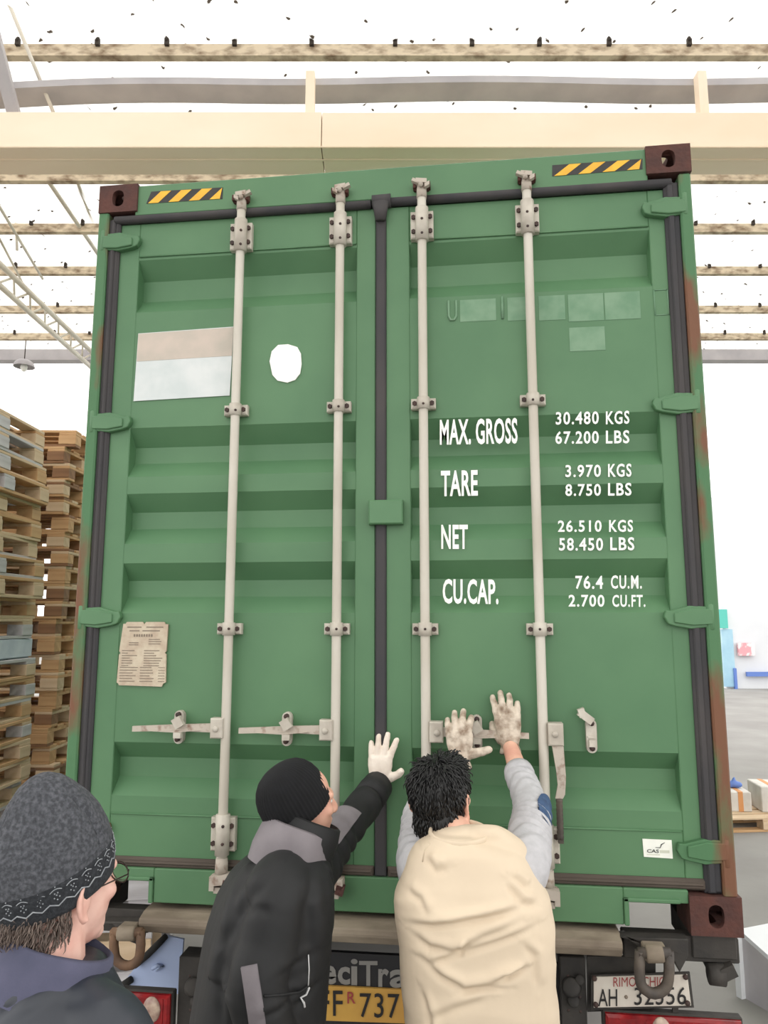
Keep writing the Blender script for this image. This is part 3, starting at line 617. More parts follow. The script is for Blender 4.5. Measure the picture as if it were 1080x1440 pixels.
# pointed gusset plates and lashing rings
P = lambda u, v, y=-.03: pix(u, v, y)
mb = MB(); mb.prism([P(872,1318), P(968,1321), P(968,1345), P(956,1368), P(944,1344), P(905,1338), P(880,1318)], (0, .05, 0)); mb.build('gusset_plate', M['steel_dark'], trl, bevel=.003)
mb = MB(); mb.prism([P(140,1296), P(205,1298), P(200,1302), P(196,1330), P(176,1322), P(158,1300), P(140,1300)], (0, .05, 0)); mb.build('gusset_plate', M['steel_dark'], trl, bevel=.003)
def dring(u0, u1, v0, v1, r, mt, cl):
    ym = -.085; uc = (u0+u1)/2; hr = (u1-u0)/2; pts = [P(u0, v0, ym), P(u0-1, (v0+v1)/2-4, ym)]
    for k in range(9):
        a = math.pi*(1-k/8); pts.append(P(uc+hr*math.cos(a), v1-hr*1.05+hr*1.05*math.sin(a), ym))
    pts += [P(u1+1, (v0+v1)/2-4, ym), P(u1, v0, ym)]
    mb = MB(); mb.tube(pts, r, 12); mb.tube([P(u0-3, v0+3, ym), P(u1+3, v0+3, ym)], r*1.0, 12); mb.build('lashing_ring', M[mt], trl)
    mb = MB(); mb.obox(P(uc, v0+1, -.06), (cl,0,0), (0,.035,0), (0,0,.02)); mb.tube([P(uc-12, v0+4, ym), P(uc+12, v0+4, ym)], r*1.6, 12); mb.build('ring_clamp', M['steel'], trl, bevel=.004)
dring(900, 940, 1337, 1397, .0175, 'ring', .036); dring(161, 197, 1308, 1358, .0165, 'ring_rust', .03)
# rear panel with lettering and number plates
y = .10; mb = MB(); a, b = P(300,1338,y), P(800,1480,y); mb.box((a.x, y, b.z-.05), (b.x, y+.02, a.z+.02)); rp = mb.build('rear_panel', M['panel'], trl)
for nm_, u0, u1 in (('bracket_l', 252, 300), ('bracket_r', 787, 828)):
    mb = MB(); a, b = P(u0,1345,.05), P(u1,1490,.05); mb.box((a.x, .05, b.z), (b.x, .14, a.z)); 
    uc = (u0+u1)/2; mb.tube([P(uc-4,1388,.05), P(uc-4,1388,.015)], [.035, .028], 12); mb.tube([P(uc+8,1378,.05), P(uc+8,1378,.02)], .016, 10)
    for du, dv in ((-9,1372), (8,1402), (-8,1420), (9,1422)): mb.tube([P(uc+du,dv,.055), P(uc+du,dv,.049)], .008, 8, 1)
    mb.tube([P(uc-1,1408,.05), P(uc-1,1408,.02)], .02, 10); mb.build('lamp_bracket', [M['steel_dark'], M['bolt']], trl, bevel=.003)
def pquad(name, pts, y, th, mt, bevel=0): return MB().prism([P(u, v, y) for u, v in pts], (0, th, 0)).build(name, mt, trl, bevel=bevel)
yp = pquad('yellow_number_plate', [(425,1385),(590,1393),(590,1440),(420,1434)], .085, .01, M['plate_y'])
def ptext(s, u0, u1, v0, v1, y, off, mt, name, sl=0., par=None, sp=1.0):
    text_mb(s, P(u0, v1, y), P(u1, v1+sl, y), P(u0, v0, y), off, sp=sp).build(name, M[mt], par or trl)
ptext('FF', 449.5, 482, 1392.5, 1428, .083, .004, 'ink', 'plate_number', .6, yp, 1.1); ptext('R', 488.5, 500, 1394.5, 1411, .083, .012, 'red_ink', 'plate_number', .2, yp); ptext('737', 506, 562, 1396, 1430.5, .083, .004, 'ink', 'plate_number', 1.5, yp, 1.1)
for s_, u0, u1, v0, v1 in (('e', 438, 473, 1357.5, 1384), ('c', 475, 492.5, 1359, 1384.5), ('i', 493.5, 503, 1348, 1385), ('T', 505, 531, 1351, 1386), ('r', 532, 547, 1362, 1387.5), ('a', 548, 576, 1363, 1389)):
    if s_ == 'e': u0 = 455
    ptext(s_, u0, u1, v0, v1, .098, .015 if s_ in 'iT' else .03, 'panel_text', 'panel_letter', .4, rp)
wp = pquad('white_number_plate', [(831,1371),(970,1367),(976,1417),(831,1420)], .02, .006, M['steel_dark']); 
pquad('plate_face', [(835,1374),(966.5,1370.5),(972,1414),(835,1417)], .016, .005, M['plate_w'])
for u, v in ((836,1376), (838,1413), (964,1374), (967,1411)): MB().tube([P(u,v,.017), P(u,v,.008)], .009, 8).build('plate_bolt', M['bolt'], wp)
ptext('RIMORCHIO', 862.5, 937, 1374, 1387.5, .014, .0, 'red_ink', 'plate_number', -.6, wp); ptext('AH', 841, 868, 1391, 1415, .014, .004, 'ink', 'plate_number', -.3, wp); ptext('32356', 892, 965, 1388.5, 1413.5, .014, .004, 'ink', 'plate_number', -.8, wp, 1.05)
MB().tube([P(880.5,1402,.017), P(880.5,1402,.0135)], .006, 10).build('plate_seal', M['csc_ink'], wp)
pquad('plate_carrier', [(826,1345),(922,1345),(922,1420),(826,1423)], .05, .012, M['steel_dark'])
for u in (861, 950): pquad('lamp_stay', [(u-4,1412),(u+4,1412),(u+4,1432),(u-4,1432)], .03, .012, M['steel_dark'])
def lampbox(u0, u1, v0, v1, clear):
    y = .0; a, b = P(u0, v0, y), P(u1, v1, y); mb = MB(); mb.box((a.x-.008, y+.02, b.z-.008), (b.x+.008, .055, a.z+.006)); lb = mb.build('tail_lamp', M['steel_dark'], trl, bevel=.004)
    mb = MB(); mb.cbox((a.x, y, b.z), (b.x, y+.03, a.z), .008); 
    for k in range(5): xx = a.x+(b.x-a.x)*(k+.5)/5; mb.box((xx-.002, y-.003, b.z+.01), (xx+.002, y, a.z-.01))
    mb.build('red_lens', M['lamp_red'], lb)
    for u, v, r in clear: MB().ell(P(u, v, y), (r,0,0), (0,.012,0), (0,0,r*1.3), 16, 10).build('clear_lens', M['lamp_white'], lb)
lampbox(150, 236, 1396, 1450, [(213, 1420, .034)]); lampbox(852, 1046, 1427, 1470, [(930, 1448, .03)])
# added pale blue panel, painted to stand for bright floor under the trailer
mb = MB(); mb.prism([pix(234,1316,.35), pix(258,1321,.35), pix(252,1398,.33), pix(168,1390,.33), pix(196,1352,.34)], (0,.012,0)); mb.tube([pix(214,1362,.33), pix(222,1357,.325), pix(228,1358,.33), pix(219,1364,.33)], .008, 8); mb.build('bright_floor_panel', M['bluewhite'], trl)
mb = MB(); mb.tube([pix(234,1316,.33), pix(222,1328,.32), pix(206,1344,.32), pix(190,1358,.32)], [(.012,.014), (.014,.018), (.014,.018), (.012,.014)], 8); mb.tube([pix(185,1377,.32), pix(166,1390,.32)], .014, 8); mb.build('dark_edge_strip', M['tyre'], trl)  # dark strip in two lengths along the panel's edge
# axles and wheels
for y in (2.6, 3.95, 5.3):
    MB().tube([(.3, y, .5), (2.14, y, .5)], .06, 12).build('axle', M['steel_dark'], trl)
    for xs_ in (.72, 1.6): MB().box((xs_, y-.2, .5), (xs_+.12, y+.2, GZ-.4)).build('suspension', M['steel_dark'], trl)
    for x0 in (.05, 2.05):
        mb = MB(); rings = []
        for xx, r in ((0, .34), (0, .46), (.03, .495), (.1, .5), (.24, .5), (.31, .495), (.34, .46), (.34, .34)):
            rings.append([Vector((x0+xx, y+r*math.cos(t), .5+r*math.sin(t))) for t in np.linspace(0, 2*math.pi, 36, endpoint=False)])
        mb.loft(rings, close=False); wh = mb.build('wheel', M['tyre'], trl)
        mb = MB(); mb.tube([(x0+.04, y, .5), (x0+.3, y, .5)], .345, 28); mb.tube([(x0-.02, y, .5), (x0+.36, y, .5)], .12, 16); mb.build('wheel_rim', M['steel'], wh)
mb = MB()
for x in (.72, 1.66): mb = MB(); mb.box((x-.06, 9.6, .0), (x+.06, 9.72, GZ-.4)); mb.box((x-.16, 9.5, 0), (x+.16, 9.82, .03)); mb.build('landing_leg', M['steel_dark'], trl)

# ------------------------------------------------------------------ pallets
def bmesh_box(name, sx, sy, sz, mt):
    mb = MB(); mb.box((-sx/2, -sy/2, -sz/2), (sx/2, sy/2, sz/2)); return mb.mesh(name, mt, Vector((0,0,0)), bevel=.003)
PM = []
for mt in M['wood'] + [M['wood_white']]:
    PM.append(dict(top=bmesh_box('deck_board', 1.2, .12, .022, mt), cross=bmesh_box('cross_board', .145, .8, .022, mt), block=bmesh_box('block', .145, .12, .078, mt), bot=bmesh_box('bottom_board', 1.2, .11, .022, mt), side=bmesh_box('side_board', 1.2, .02, .13, mt)))
def pallet(loc, rot, kinds, label, group, rx=None, side=False):
    o = thing('pallet', label, 'pallet', loc, group); o.rotation_euler = rot
    def pc(key, nm, x, y, z, k):
        c = bpy.data.objects.new(nm, PM[k][key]); COL.objects.link(c); c.parent = o; c.location = (x, y, z)
    K = lambda: random.choice(kinds)
    for yy in (-.345, 0, .345):
        pc('bot', 'bottom_board', 0, yy, .011, K())
        for xx in (-.5275, 0, .5275): pc('block', 'block', xx, yy, .061, K())
    for xx in (-.5275, 0, .5275): pc('cross', 'cross_board', xx, 0, .111, K())
    for yy in (-.34, -.17, 0, .17, .34): pc('top', 'deck_board', 0, yy, .133, K())
    if side: pc('side', 'side_board', 0, -.4105, .075, 4)
    return o
NP = 25
def ordinal(k): return ['topmost','second from the top','third from the top','fourth from the top','fifth from the top','sixth from the top','seventh from the top','eighth from the top','ninth from the top','tenth from the top','eleventh from the top','twelfth from the top','thirteenth from the top'][k] if k < 13 else ''
def ordinal_low(k): return ['lowest','second from the ground','third from the ground','fourth from the ground','fifth from the ground','sixth from the ground','seventh from the ground','eighth from the ground','ninth from the ground','tenth from the ground','eleventh from the ground','twelfth from the ground','thirteenth from the ground'][k]
for k in range(NP):
    c = hall(-3.02+random.uniform(-.035, .035), 5.0+random.uniform(-.03, .05), 0.0); c.z = k*.1441
    a = YAW+math.pi/2+math.radians(random.uniform(-3.5, 3.5))
    kinds = (0, 1, 1, 3)
    if k == 13: kinds = (4,)
    pallet(c, (0, 0, a), kinds, 'pale blue painted pallet with a closed side in the pallet stack' if k == 13 else 'worn wooden pallet, %s in the stack showing its long sides' % (ordinal(NP-1-k) or ordinal_low(k)), 'pallets in the nearer stack', side=(k == 13))
for k in range(26):
    c = hall(-3.25+random.uniform(-.03, .03), 6.5+random.uniform(-.03, .03), 0.0); c.z = k*.1441
    a = YAW+math.radians(random.uniform(-2.5, 2.5)); kinds = (0, 0, 2, 1)
    pallet(c, (0, 0, a), kinds, 'brown wooden pallet, %s in the stack next to the container' % (ordinal(25-k) or ordinal_low(k)), 'pallets in the farther stack')
for k in range(3):                                           # pallets standing on their long edge beside the trailer
    c = hall(-1.98-.0*k, 4.7+.2*k, 0.0); c.z = .405
    pallet(c, (math.radians(90), 0, YAW+math.radians(8)), (3, 1, 3), ('grey wooden pallet on edge beside the trailer, %s of three' % ('closest to the lashing ring', 'middle one', 'farthest behind')[k]), 'pallets on edge by the trailer')

# ------------------------------------------------------------------ beyond the container on the open side
bw = thing('far_building', 'bleached white building with teal corner strip across the yard', 'building', hall(16, 24, 0))
mb = MB(); hbox(mb, 10.9, 34, 24, 30, 0, 6.2); mb.build('wall', M['wall_pale'], bw)
mb = MB(); a = bpix(1016, 868, 23.9); mb.obox(a+Vector((0,0,-.05)), RV*.14, FV*.05, Vector((0,0,.3))); mb.build('corner_strip', M['teal'], bw)
mb = MB(); mb.obox(bpix(1024, 925, 23.95), RV*.18, FV*.04, Vector((0,0,.9))); mb.build('door_pane', M['glass_door'], bw)
mb = MB(); mb.obox(bpix(1049, 913, 23.9), RV*.26, FV*.05, Vector((0,0,.2))); mb.build('wall_sign', M['pink'], bw)
mb = MB(); mb.obox(bpix(1072, 948, 23.9), RV*.5, FV*.05, Vector((0,0,.07))); mb.build('wall_stripe', M['blue'], bw)
mb = MB(); mb.obox(bpix(1036, 985, 23.9), RV*.04, FV*.05, Vector((0,0,1.0))); mb.build('down_pipe', M['blue'], bw)
c = gpix(1066, 1166); pallet(Vector((c.x, c.y+.3, 0)), (0, 0, YAW+.1), (0, 1, 1), 'wooden pallet lying on the yard floor under white cartons', 'pallet in the yard')
for n_, (u, dz, sx, sz, mt, lb) in enumerate(((-.12, .1441, .11, .1, 'crate', 'white carton standing on the yard pallet with a blue bag on it'), (.22, .1441, .13, .13, 'crate', 'taller white carton on the yard pallet'))):
    b_ = Vector((c.x+u, c.y+.3, dz)); mb = MB(); mb.box(b_+Vector((-sx, -.2, 0)), b_+Vector((sx, .2, sz*2))); o = mb.build('carton', M[mt], None, b_, bevel=.008); tag(o, lb, 'carton')
    MB().box(b_+Vector((-.025, -.2025, .003)), b_+Vector((.025, .2025, sz*2+.002))).build('packing_tape', M['orange'], o)
b_ = Vector((c.x-.12, c.y+.3, .1441+.2)); mb = MB(); mb.limb([b_+Vector((-.06,0,.035)), b_+Vector((0,0,.04)), b_+Vector((.06,0,.035))], [.033, .04, .033]); mb.limb([b_+Vector((0,0,.06)), b_+Vector((.01,0,.1))], [.022, .016])
me = fuse(mb, .012, 3); o = put(me, 'bag', M['blue'], None, b_); tag(o, 'small blue bag lying on a white carton', 'bag')
# sheet-steel loading ramp on the yard floor at the right
g0 = gpix(1045, 1402); g1 = gpix(1110, 1440); d_ = (g1-g0); d_.z = 0; d_.normalize(); n_ = Vector((-d_.y, d_.x, 0))
rt = thing('dock_ramp', 'low pale steel ramp with a sloping side standing on the yard floor', 'ramp', g0)
mb = MB(); mb.prism([g0, g0+d_*.9, g0+d_*.9+Vector((0,0,.05)), g0+Vector((0,0,.34))], n_*.02); mb.build('side_sheet', M['beam_grey'], rt)
mb = MB(); mb.prism([g0+n_*.02, g0+d_*.9+n_*.02, g0+d_*.9+Vector((0,0,.05))+n_*.02, g0+Vector((0,0,.34))+n_*.02], n_*.9); mb.build('ramp_body', M['steel'], rt)
mb = MB(); mb.obox(g0+Vector((0,0,.17)), d_*.02, n_*.03, Vector((0,0,.17))); mb.build('end_post', M['wall_pale'], rt)
mb = MB(); mb.prism([g0+Vector((0,0,.34)), g0+d_*.9+Vector((0,0,.05)), g0+d_*.9+Vector((0,0,.075)), g0+Vector((0,0,.365))], n_*.94); mb.build('deck_sheet', M['wall_pale'], rt)

# ------------------------------------------------------------------ people
V = Vector
def frame(F):                              # right, forward, up from a forward vector
    F = V(F).normalized(); R = F.cross(V((0,0,1))).normalized(); return R, F, R.cross(F).normalized()
def torso(mb, rows, R, F, n=36, ex=2.5):
    rings = []
    for c, hw, hd in rows:
        rg = []
        for k in range(n):
            t = 2*math.pi*k/n; a, b = math.cos(t), math.sin(t)
            rg.append(V(c)+R*(hw*math.copysign(abs(a)**(2/ex), a))+F*(hd*math.copysign(abs(b)**(2/ex), b)))
        rings.append(rg)
    mb.loft(rings)
def rot(v, ax, a): return Matrix.Rotation(a, 3, ax) @ v
def hand(mb, W, d, n, s, g=0., curls=(.15,.15,.2,.25), spread=(.12,.03,-.06,-.16), thumb=None, k=1.0, cuff=0.):
    W = V(W); d = V(d).normalized(); n = (V(n)-d*V(n).dot(d)).normalized(); s = (V(s)-d*V(s).dot(d)-n*V(s).dot(n)).normalized()
    rings = []
    rows = [(0, .027, .020), (.025, .034, .0185), (.06, .0415, .0165), (.088, .0425, .0145), (.099, .038, .011)]
    if cuff: rows = [(-cuff, .033, .028), (-.01, .031, .025)]+rows
    for a, hw, ht in rows:
        rings.append([W+d*(a*k)+s*((hw+g)*k*math.copysign(abs(math.cos(t))**.8, math.cos(t)))+n*((ht+g)*k*math.copysign(abs(math.sin(t))**.8, math.sin(t))) for t in np.linspace(0, 2*math.pi, 24, endpoint=False)])
    mb.loft(rings)
    for i in range(4):
        off = (.0315, .0108, -.0108, -.0312)[i]; ln = (.074, .083, .077, .06)[i]*k; base = W+d*((.088, .092, .088, .08)[i]*k)+s*(off*k)
        dd = (d*math.cos(spread[i])+s*math.sin(spread[i])).normalized(); ax = dd.cross(n).normalized(); pts = [base]; c = curls[i]; cur = dd
        for f, m_ in ((.44, 1.0), (.31, 1.15), (.25, .8)):
            cur = rot(cur, ax, -c*m_); pts.append(pts[-1]+cur*ln*f)
        r = .0085+g; mb.limb(pts, [r*1.12*k, r*1.04*k, r*.98*k, r*.86*k], 12, 4)
    th = thumb or (.075, .072, -.012)
    b = W+d*(.022*k)+s*(.026*k); e = W+d*(th[0]*k)+s*(th[1]*k)+n*(th[2]*k); mid = b.lerp(e, .55)+s*(.008*k)-n*(.004*k)
    mb.limb([b, mid, e], [(.0155+g)*k, (.0115+g)*k, (.0092+g)*k], 12, 5)
def head(mb, H, fr, k=1.0, ear=1.0):
    R, F, U = fr; L = lambda x, y, z: H+R*(x*k)+F*(y*k)+U*(z*k)
    def e(c, r, tilt=0): mb.ell(L(*c), R*r[0]*k, F*r[1]*k, U*r[2]*k, 24, 16)
    e((0,-.012,.03), (.076,.098,.085)); e((0,.03,-.02), (.064,.064,.09)); e((0,.042,-.072), (.048,.046,.04)); e((0,.075,-.098), (.022,.018,.018))
    mb.limb([L(0,.086,.014), L(0,.107,-.02), L(0,.107,-.03)], [.009*k, .012*k, .013*k]); e((-.011,.098,-.033), (.009,.009,.007)); e((.011,.098,-.033), (.009,.009,.007))
    mb.limb([L(-.045,.074,.022), L(0,.088,.026), L(.045,.074,.022)], [.011*k]*3); e((-.043,.062,-.02), (.02,.022,.018)); e((.043,.062,-.02), (.02,.022,.018))
    mb.limb([L(-.022,.083,-.056), L(0,.093,-.055), L(.022,.083,-.056)], [.005*k, .0075*k, .005*k]); mb.limb([L(-.02,.08,-.066), L(0,.09,-.066), L(.02,.08,-.066)], [.005*k, .008*k, .005*k])
    for s in (-1, 1):                      # ears: dish, helix, lobe
        ex = (R*s*.25*ear-F*.95).normalized(); c = L(s*(.078 if ear == 1 else .07), -.012, -.008)
        mb.ell(c, (R*s+F*.45).normalized()*.007*k, ex*.018*k, U*.028*k, 14, 10)
        pts = [c+ex*(.017*k*math.cos(a)-.0*k)+U*(.031*k*math.sin(a))+R*s*.006*k*ear for a in np.linspace(-1.9, 2.4, 12)]
        mb.limb(pts, [.0048*k]*12, 8, 2); mb.ell(c-U*.028*k+ex*.002*k+R*s*.002*k, R*.005*k, ex*.009*k, U*.009*k, 10, 8)
        mb.limb([c-ex*.012*k-U*.008*k+R*s*.003*k, c-ex*.01*k+U*.004*k+R*s*.003*k], [.004*k]*2, 8, 2)
def eyes(par, H, fr, k=1.0):
    R, F, U = fr
    for s in (-1, 1):
        c = H+R*(s*.029*k)+F*(.074*k)+U*(.004*k); mb = MB(); mb.ell(c, R*.0125*k, F*.0125*k, U*.0095*k, 16, 12); ob = mb.build('eye', M['eye'], par)
        mb = MB(); mb.ell(c+F*.0098*k, R*.0055*k, F*.0035*k, U*.0055*k, 12, 8); mb.build('iris', M['iris'], ob)
def legs(mb, P, R, F, feet, g=0., top=True):
    for s, ft in zip((-1, 1), feet):
        hip = P+R*(s*.09)+V((0,0,-.02)); ank = V((ft[0], ft[1], .09)); kn = hip.lerp(ank, .49)+F*.035
        mb.limb([hip, hip.lerp(kn, .35), kn, kn.lerp(ank, .35)-F*.012, ank], [.082+g, .076+g, .054+g, .053+g, .037+g*1.1], 18, 5, ref=F)
        if not g: mb.limb([ank+V((0,0,-.035))-F*.04, ank+V((0,0,-.05))+F*.05, ank+V((0,0,-.062))+F*.13], [.034, .033, .024], 12)
def shoes(par, F, feet):
    for ft in feet:
        b = V((ft[0], ft[1], 0)); Rr = F.cross(V((0,0,1))); mb = MB(); rings = []
        for a, hw, h in ((-.085, .028, .05), (-.075, .037, .075), (-.03, .039, .1), (.03, .041, .1), (.08, .046, .075), (.13, .048, .058), (.17, .04, .048), (.19, .022, .036)):
            rings.append([b+F*a+Rr*(hw*math.cos(t))+V((0,0,.018+max(0, (h-.018)*(math.sin(t)*.5+.5)))) for t in np.linspace(0, 2*math.pi, 18, endpoint=False)])
        mb.loft(rings); sh = mb.build('shoe', M['shoe'], par)
        mb = MB(); o = [(-.09,.03),(-.08,.04),(0,.042),(.09,.05),(.15,.048),(.19,.03),(.2,0)]; poly = [b+F*a+Rr*w_ for a, w_ in o]+[b+F*a-Rr*w_ for a, w_ in o[-2::-1]]
        mb.prism(poly, (0,0,.022)); mb.build('shoe_sole', M['sole'], sh)
def person(label, base, parts, voxel=.0046):
    mb = MB()
    for f in parts: f(mb)
    me = fuse(mb, voxel, 4, .5); o = put(me, 'person', M['skin'], None, base); tag(o, label, 'person'); return o
def tuft_hair(par, H, fr, roots, ln, r, mt, seed, flow, name='hair_strands', n=5):
    g = random.Random(seed); mb = MB()
    for p, nrm in roots:
        d = flow(p, nrm); d = (d+V((g.gauss(0,.22), g.gauss(0,.22), g.gauss(0,.22)))).normalized(); l = ln*g.uniform(.6, 1.25); b = p-nrm*.004
        mb.tube([b, b+nrm*.006+d*l*.35, b+nrm*.008+d*l*.7-nrm*l*.1, b+nrm*.003+d*l-nrm*l*.22], [r, r*.95, r*.6, r*.1], n, close=False)
    o = mb.build(name, M[mt], par); o['kind'] = 'stuff'; return o

# ---- man in the beige vest, both arms raised to the door -------------------------------------------------
Y3 = -.68; R3, F3, _ = frame((-.02, 1, 0)); head_f = frame((.34, .93, .12))
feet = ((1.45, -.76), (1.71, -.84)); base = V((1.6, -.80, 0)); pel = V((1.578, -.69, .93))
H3 = pix(621, 1124, -.58); N3 = pix(648, 1190, -.66)
sL, eL, wL = pix(592, 1226, -.65), pix(594, 1138, -.40), pix(648, 1071, -.115)
sR, eR, wR = pix(735, 1224, -.65), pix(746, 1135, -.36), pix(717, 1049, -.03)
c3 = lambda u, v, y=Y3: pix(u, v, y)
dR, nR, sRt = V((-.07, .05, 1)), V((0,-1,.05)), V((-1,0,0)); dL, nL, sLt = V((-.05, .06, 1)), V((-.1,-1,.12)), V((1,0,0))
hkR = dict(curls=(.1,.12,.14,.2), spread=(.15,.05,-.05,-.15), thumb=(.07,.05,-.035), k=1.07); hkL = dict(curls=(.42,.32,.26,.26), spread=(.15,.05,-.06,-.17), thumb=(.035,.094,-.01), k=1.05)
m3 = person('man in beige vest and grey sweater, both gloved hands raised to the door', base, [
    lambda mb: torso(mb, [(c3(645,1176),.055,.055),(c3(655,1200),.12,.085),(c3(663,1250),.165,.105),(c3(670,1330),.155,.1),(c3(678,1440),.15,.1),(pel+V((0,0,.05)),.16,.105),(pel+V((0,0,-.06)),.15,.1)], R3, F3),
    lambda mb: legs(mb, pel, R3, F3, feet),
    lambda mb: mb.limb([sL+V((.03,0,-.02)), sL, eL, wL], [.055,.05,.038,.027]), lambda mb: mb.limb([sR+V((-.03,0,-.02)), sR, eR, eR.lerp(wR,.4), wR], [.055,.05,.038,.036,.027]),
    lambda mb: hand(mb, wL, dL, nL, sLt, -.001, **{**hkL, 'k': .98}), lambda mb: hand(mb, wR, dR, nR, sRt, -.001, **{**hkR, 'k': .98}),
    lambda mb: mb.limb([N3-V((0,0,.05)), N3, H3-head_f[2]*.05-head_f[1]*.02], [.062,.056,.056]),
    lambda mb: head(mb, H3, head_f)])
eyes(m3, H3, head_f)
# sweater
mb = MB(); torso(mb, [(c3(646,1180),.062,.062),(c3(655,1200),.13,.092),(c3(663,1250),.178,.115),(c3(670,1330),.17,.112),(c3(678,1440),.165,.11),(pel+V((0,0,.02)),.17,.115)], R3, F3)
mb.limb([sL+V((.06,0,-.04)), sL+V((0,0,-.0)), sL.lerp(eL,.55)+V((-.004,0,0)), eL, eL.lerp(wL,.55)], [.07,.066,.058,.053,.048], 20, 6); mb.limb([sR+V((-.06,0,-.05)), sR, sR.lerp(eR,.55)+V((.006,0,0)), eR, eR.lerp(wR,.5)], [.072,.068,.061,.055,.046], 20, 6)
me = fuse(mb, .0055, 4)
def sw(c, n):
    d = .0018*wave(c, 45, 3)
    for s_, e_, w_ in ((sL, eL, wL), (sR, eR, wR)):
        for a, b, sc in ((s_, e_, 1.), (e_, w_, .8)):
            a, b = np.array(a), np.array(b); ax = (b-a)/np.linalg.norm(b-a); t = (c-a)@ax; L = np.linalg.norm(b-a); rr = np.linalg.norm(c-a-t[:, None]*ax, axis=1)
            m = (t > .02)&(t < L)&(rr < .085); ph = t*150+3*np.sin(c@np.array([31.,17.,23.]))
            d += np.where(m, sc*.0042*np.clip(np.sin(np.pi*t/L), 0, 1)*np.sin(ph), 0)
    return d
displace(me, sw); sweater = put(me, 'sweater', M['sweater'], m3)
mb = MB(); p0 = eR.lerp(wR, .43); p1 = eR.lerp(wR, .56); mb.tube([p0, p0.lerp(p1,.5), p1], [.0485,.0505,.0475], 20); mb.build('rolled_cuff', M['sweater'], m3)
# denim elbow patch wrapped on the outer side of the right elbow
ax = (eR-sR).normalized(); o1 = V((1, -1.7, .3)); o1 = (o1-ax*o1.dot(ax)).normalized(); o2 = ax.cross(o1); vs = []; NA, NB = 12, 14
for i in range(NA+1):
    for j in range(NB+1):
        a = (i/NA-.5)*2; b = (j/NB-.5)*2; sc = 1/math.sqrt(1+.45*a*a*b*b*2); th = b*.62*sc; pc = sR.lerp(eR, .82)+ax*(a*.07*sc)
        rad = .0625+.0025*math.sin(a*9)-.004*max(0,a); vs.append(pc+V((.004,0,0))+(o1*math.cos(th)+o2*math.sin(th))*rad)
mb = MB(); mb.add(vs, [(i*(NB+1)+j, i*(NB+1)+j+1, (i+1)*(NB+1)+j+1, (i+1)*(NB+1)+j) for i in range(NA) for j in range(NB)], 0, True)
vs2 = [v-(v-(sR+ax*(v-sR).dot(ax))).normalized()*.006 for v in vs]; mb.add(vs2, [(i*(NB+1)+j, i*(NB+1)+j+1, (i+1)*(NB+1)+j+1, (i+1)*(NB+1)+j) for i in range(NA) for j in range(NB)], 0, True)
mb.build('elbow_patch', M['denim'], m3)
# vest
mb = MB(); torso(mb, [(c3(644,1172),.07,.066),(c3(648,1179),.088,.078),(c3(655,1192),.135,.098),(c3(658,1206),.158,.11),(c3(660,1232),.18,.13),(c3(663,1258),.203,.142),(c3(666,1290),.207,.146),(c3(670,1330),.2,.144),(c3(673,1380),.198,.142),(c3(680,1440),.198,.14),(c3(682,1500),.204,.15),(c3(682,1610),.206,.155)], R3, F3, 44, 2.6)
mb.limb([c3(604,1196,-.66), c3(628,1183,-.67), c3(655,1177,-.665)], [(.035,.05),(.035,.05),(.03,.05)], 14); mb.limb([c3(722,1200,-.66), c3(695,1184,-.67), c3(665,1177,-.665)], [(.04,.05),(.04,.055),(.03,.05)], 14)
me = fuse(mb, .0048, 8); B3 = -.82
cr3 = [([(566,1306),(610,1303),(680,1292),(738,1281)], .011, .0085), ([(574,1316),(604,1334),(640,1337),(680,1318),(735,1300)], .013, .008), ([(588,1350),(604,1357),(650,1340),(700,1325),(758,1308)], .012, .0075), ([(592,1352),(620,1375),(652,1391),(690,1386),(740,1366)], .013, .009),
       ([(640,1330),(648,1338),(660,1322)], .009, .006), ([(705,1374),(714,1375),(742,1364)], .008, .007), ([(640,1398),(668,1392),(720,1391)], .009, .005), ([(720,1240),(745,1262)], .010, .006), ([(712,1246),(735,1275),(758,1284)], .011, .006), ([(596,1215),(612,1232),(632,1226)], .013, .0055), ([(660,1192),(690,1200),(716,1196)], .016, .005), ([(600,1440),(640,1420),(690,1404)], .014, .005), ([(570,1262),(590,1270),(600,1288)], .012, .005), ([(735,1330),(752,1350),(756,1400)], .011, .005), ([(590,1395),(602,1430),(606,1470)], .011, .005)]
crs = [([pix(u, v, B3) for u, v in p], w_, d_) for p, w_, d_ in cr3]
def vf(c, n):
    d = .003*wave(c, 14, 5)+.0012*wave(c, 42, 6)+.0024*(1-2*np.abs(wave(c*np.array([.7,1,1.6]), 22, 7)))
    for p, w_, d_ in crs: d += crease(c, p, w_*.72, d_*1.25)
    return d
displace(me, vf); displace(me, lambda c, n: 0*c[:, 0]); vest = put(me, 'vest', M['vest'], m3)
# vest trim: collar band, yoke seam
mb = MB(); cc = c3(646,1176); mb.tube([cc+R3*(.078*math.cos(t))+F3*(.072*math.sin(t))+V((0,0,.008+.010*math.sin(t))) for t in np.linspace(0, 2*math.pi, 29)], [(.010,.006)]*29, 8, ref=(0,0,1)); mb.build('vest_collar', M['vest'], m3)
mb = MB(); mb.tube([pix(u, v, -.775) for u, v in ((604,1186), (597,1196), (594,1212))], .0018, 6); mb.build('vest_seam', M['vest'], m3)
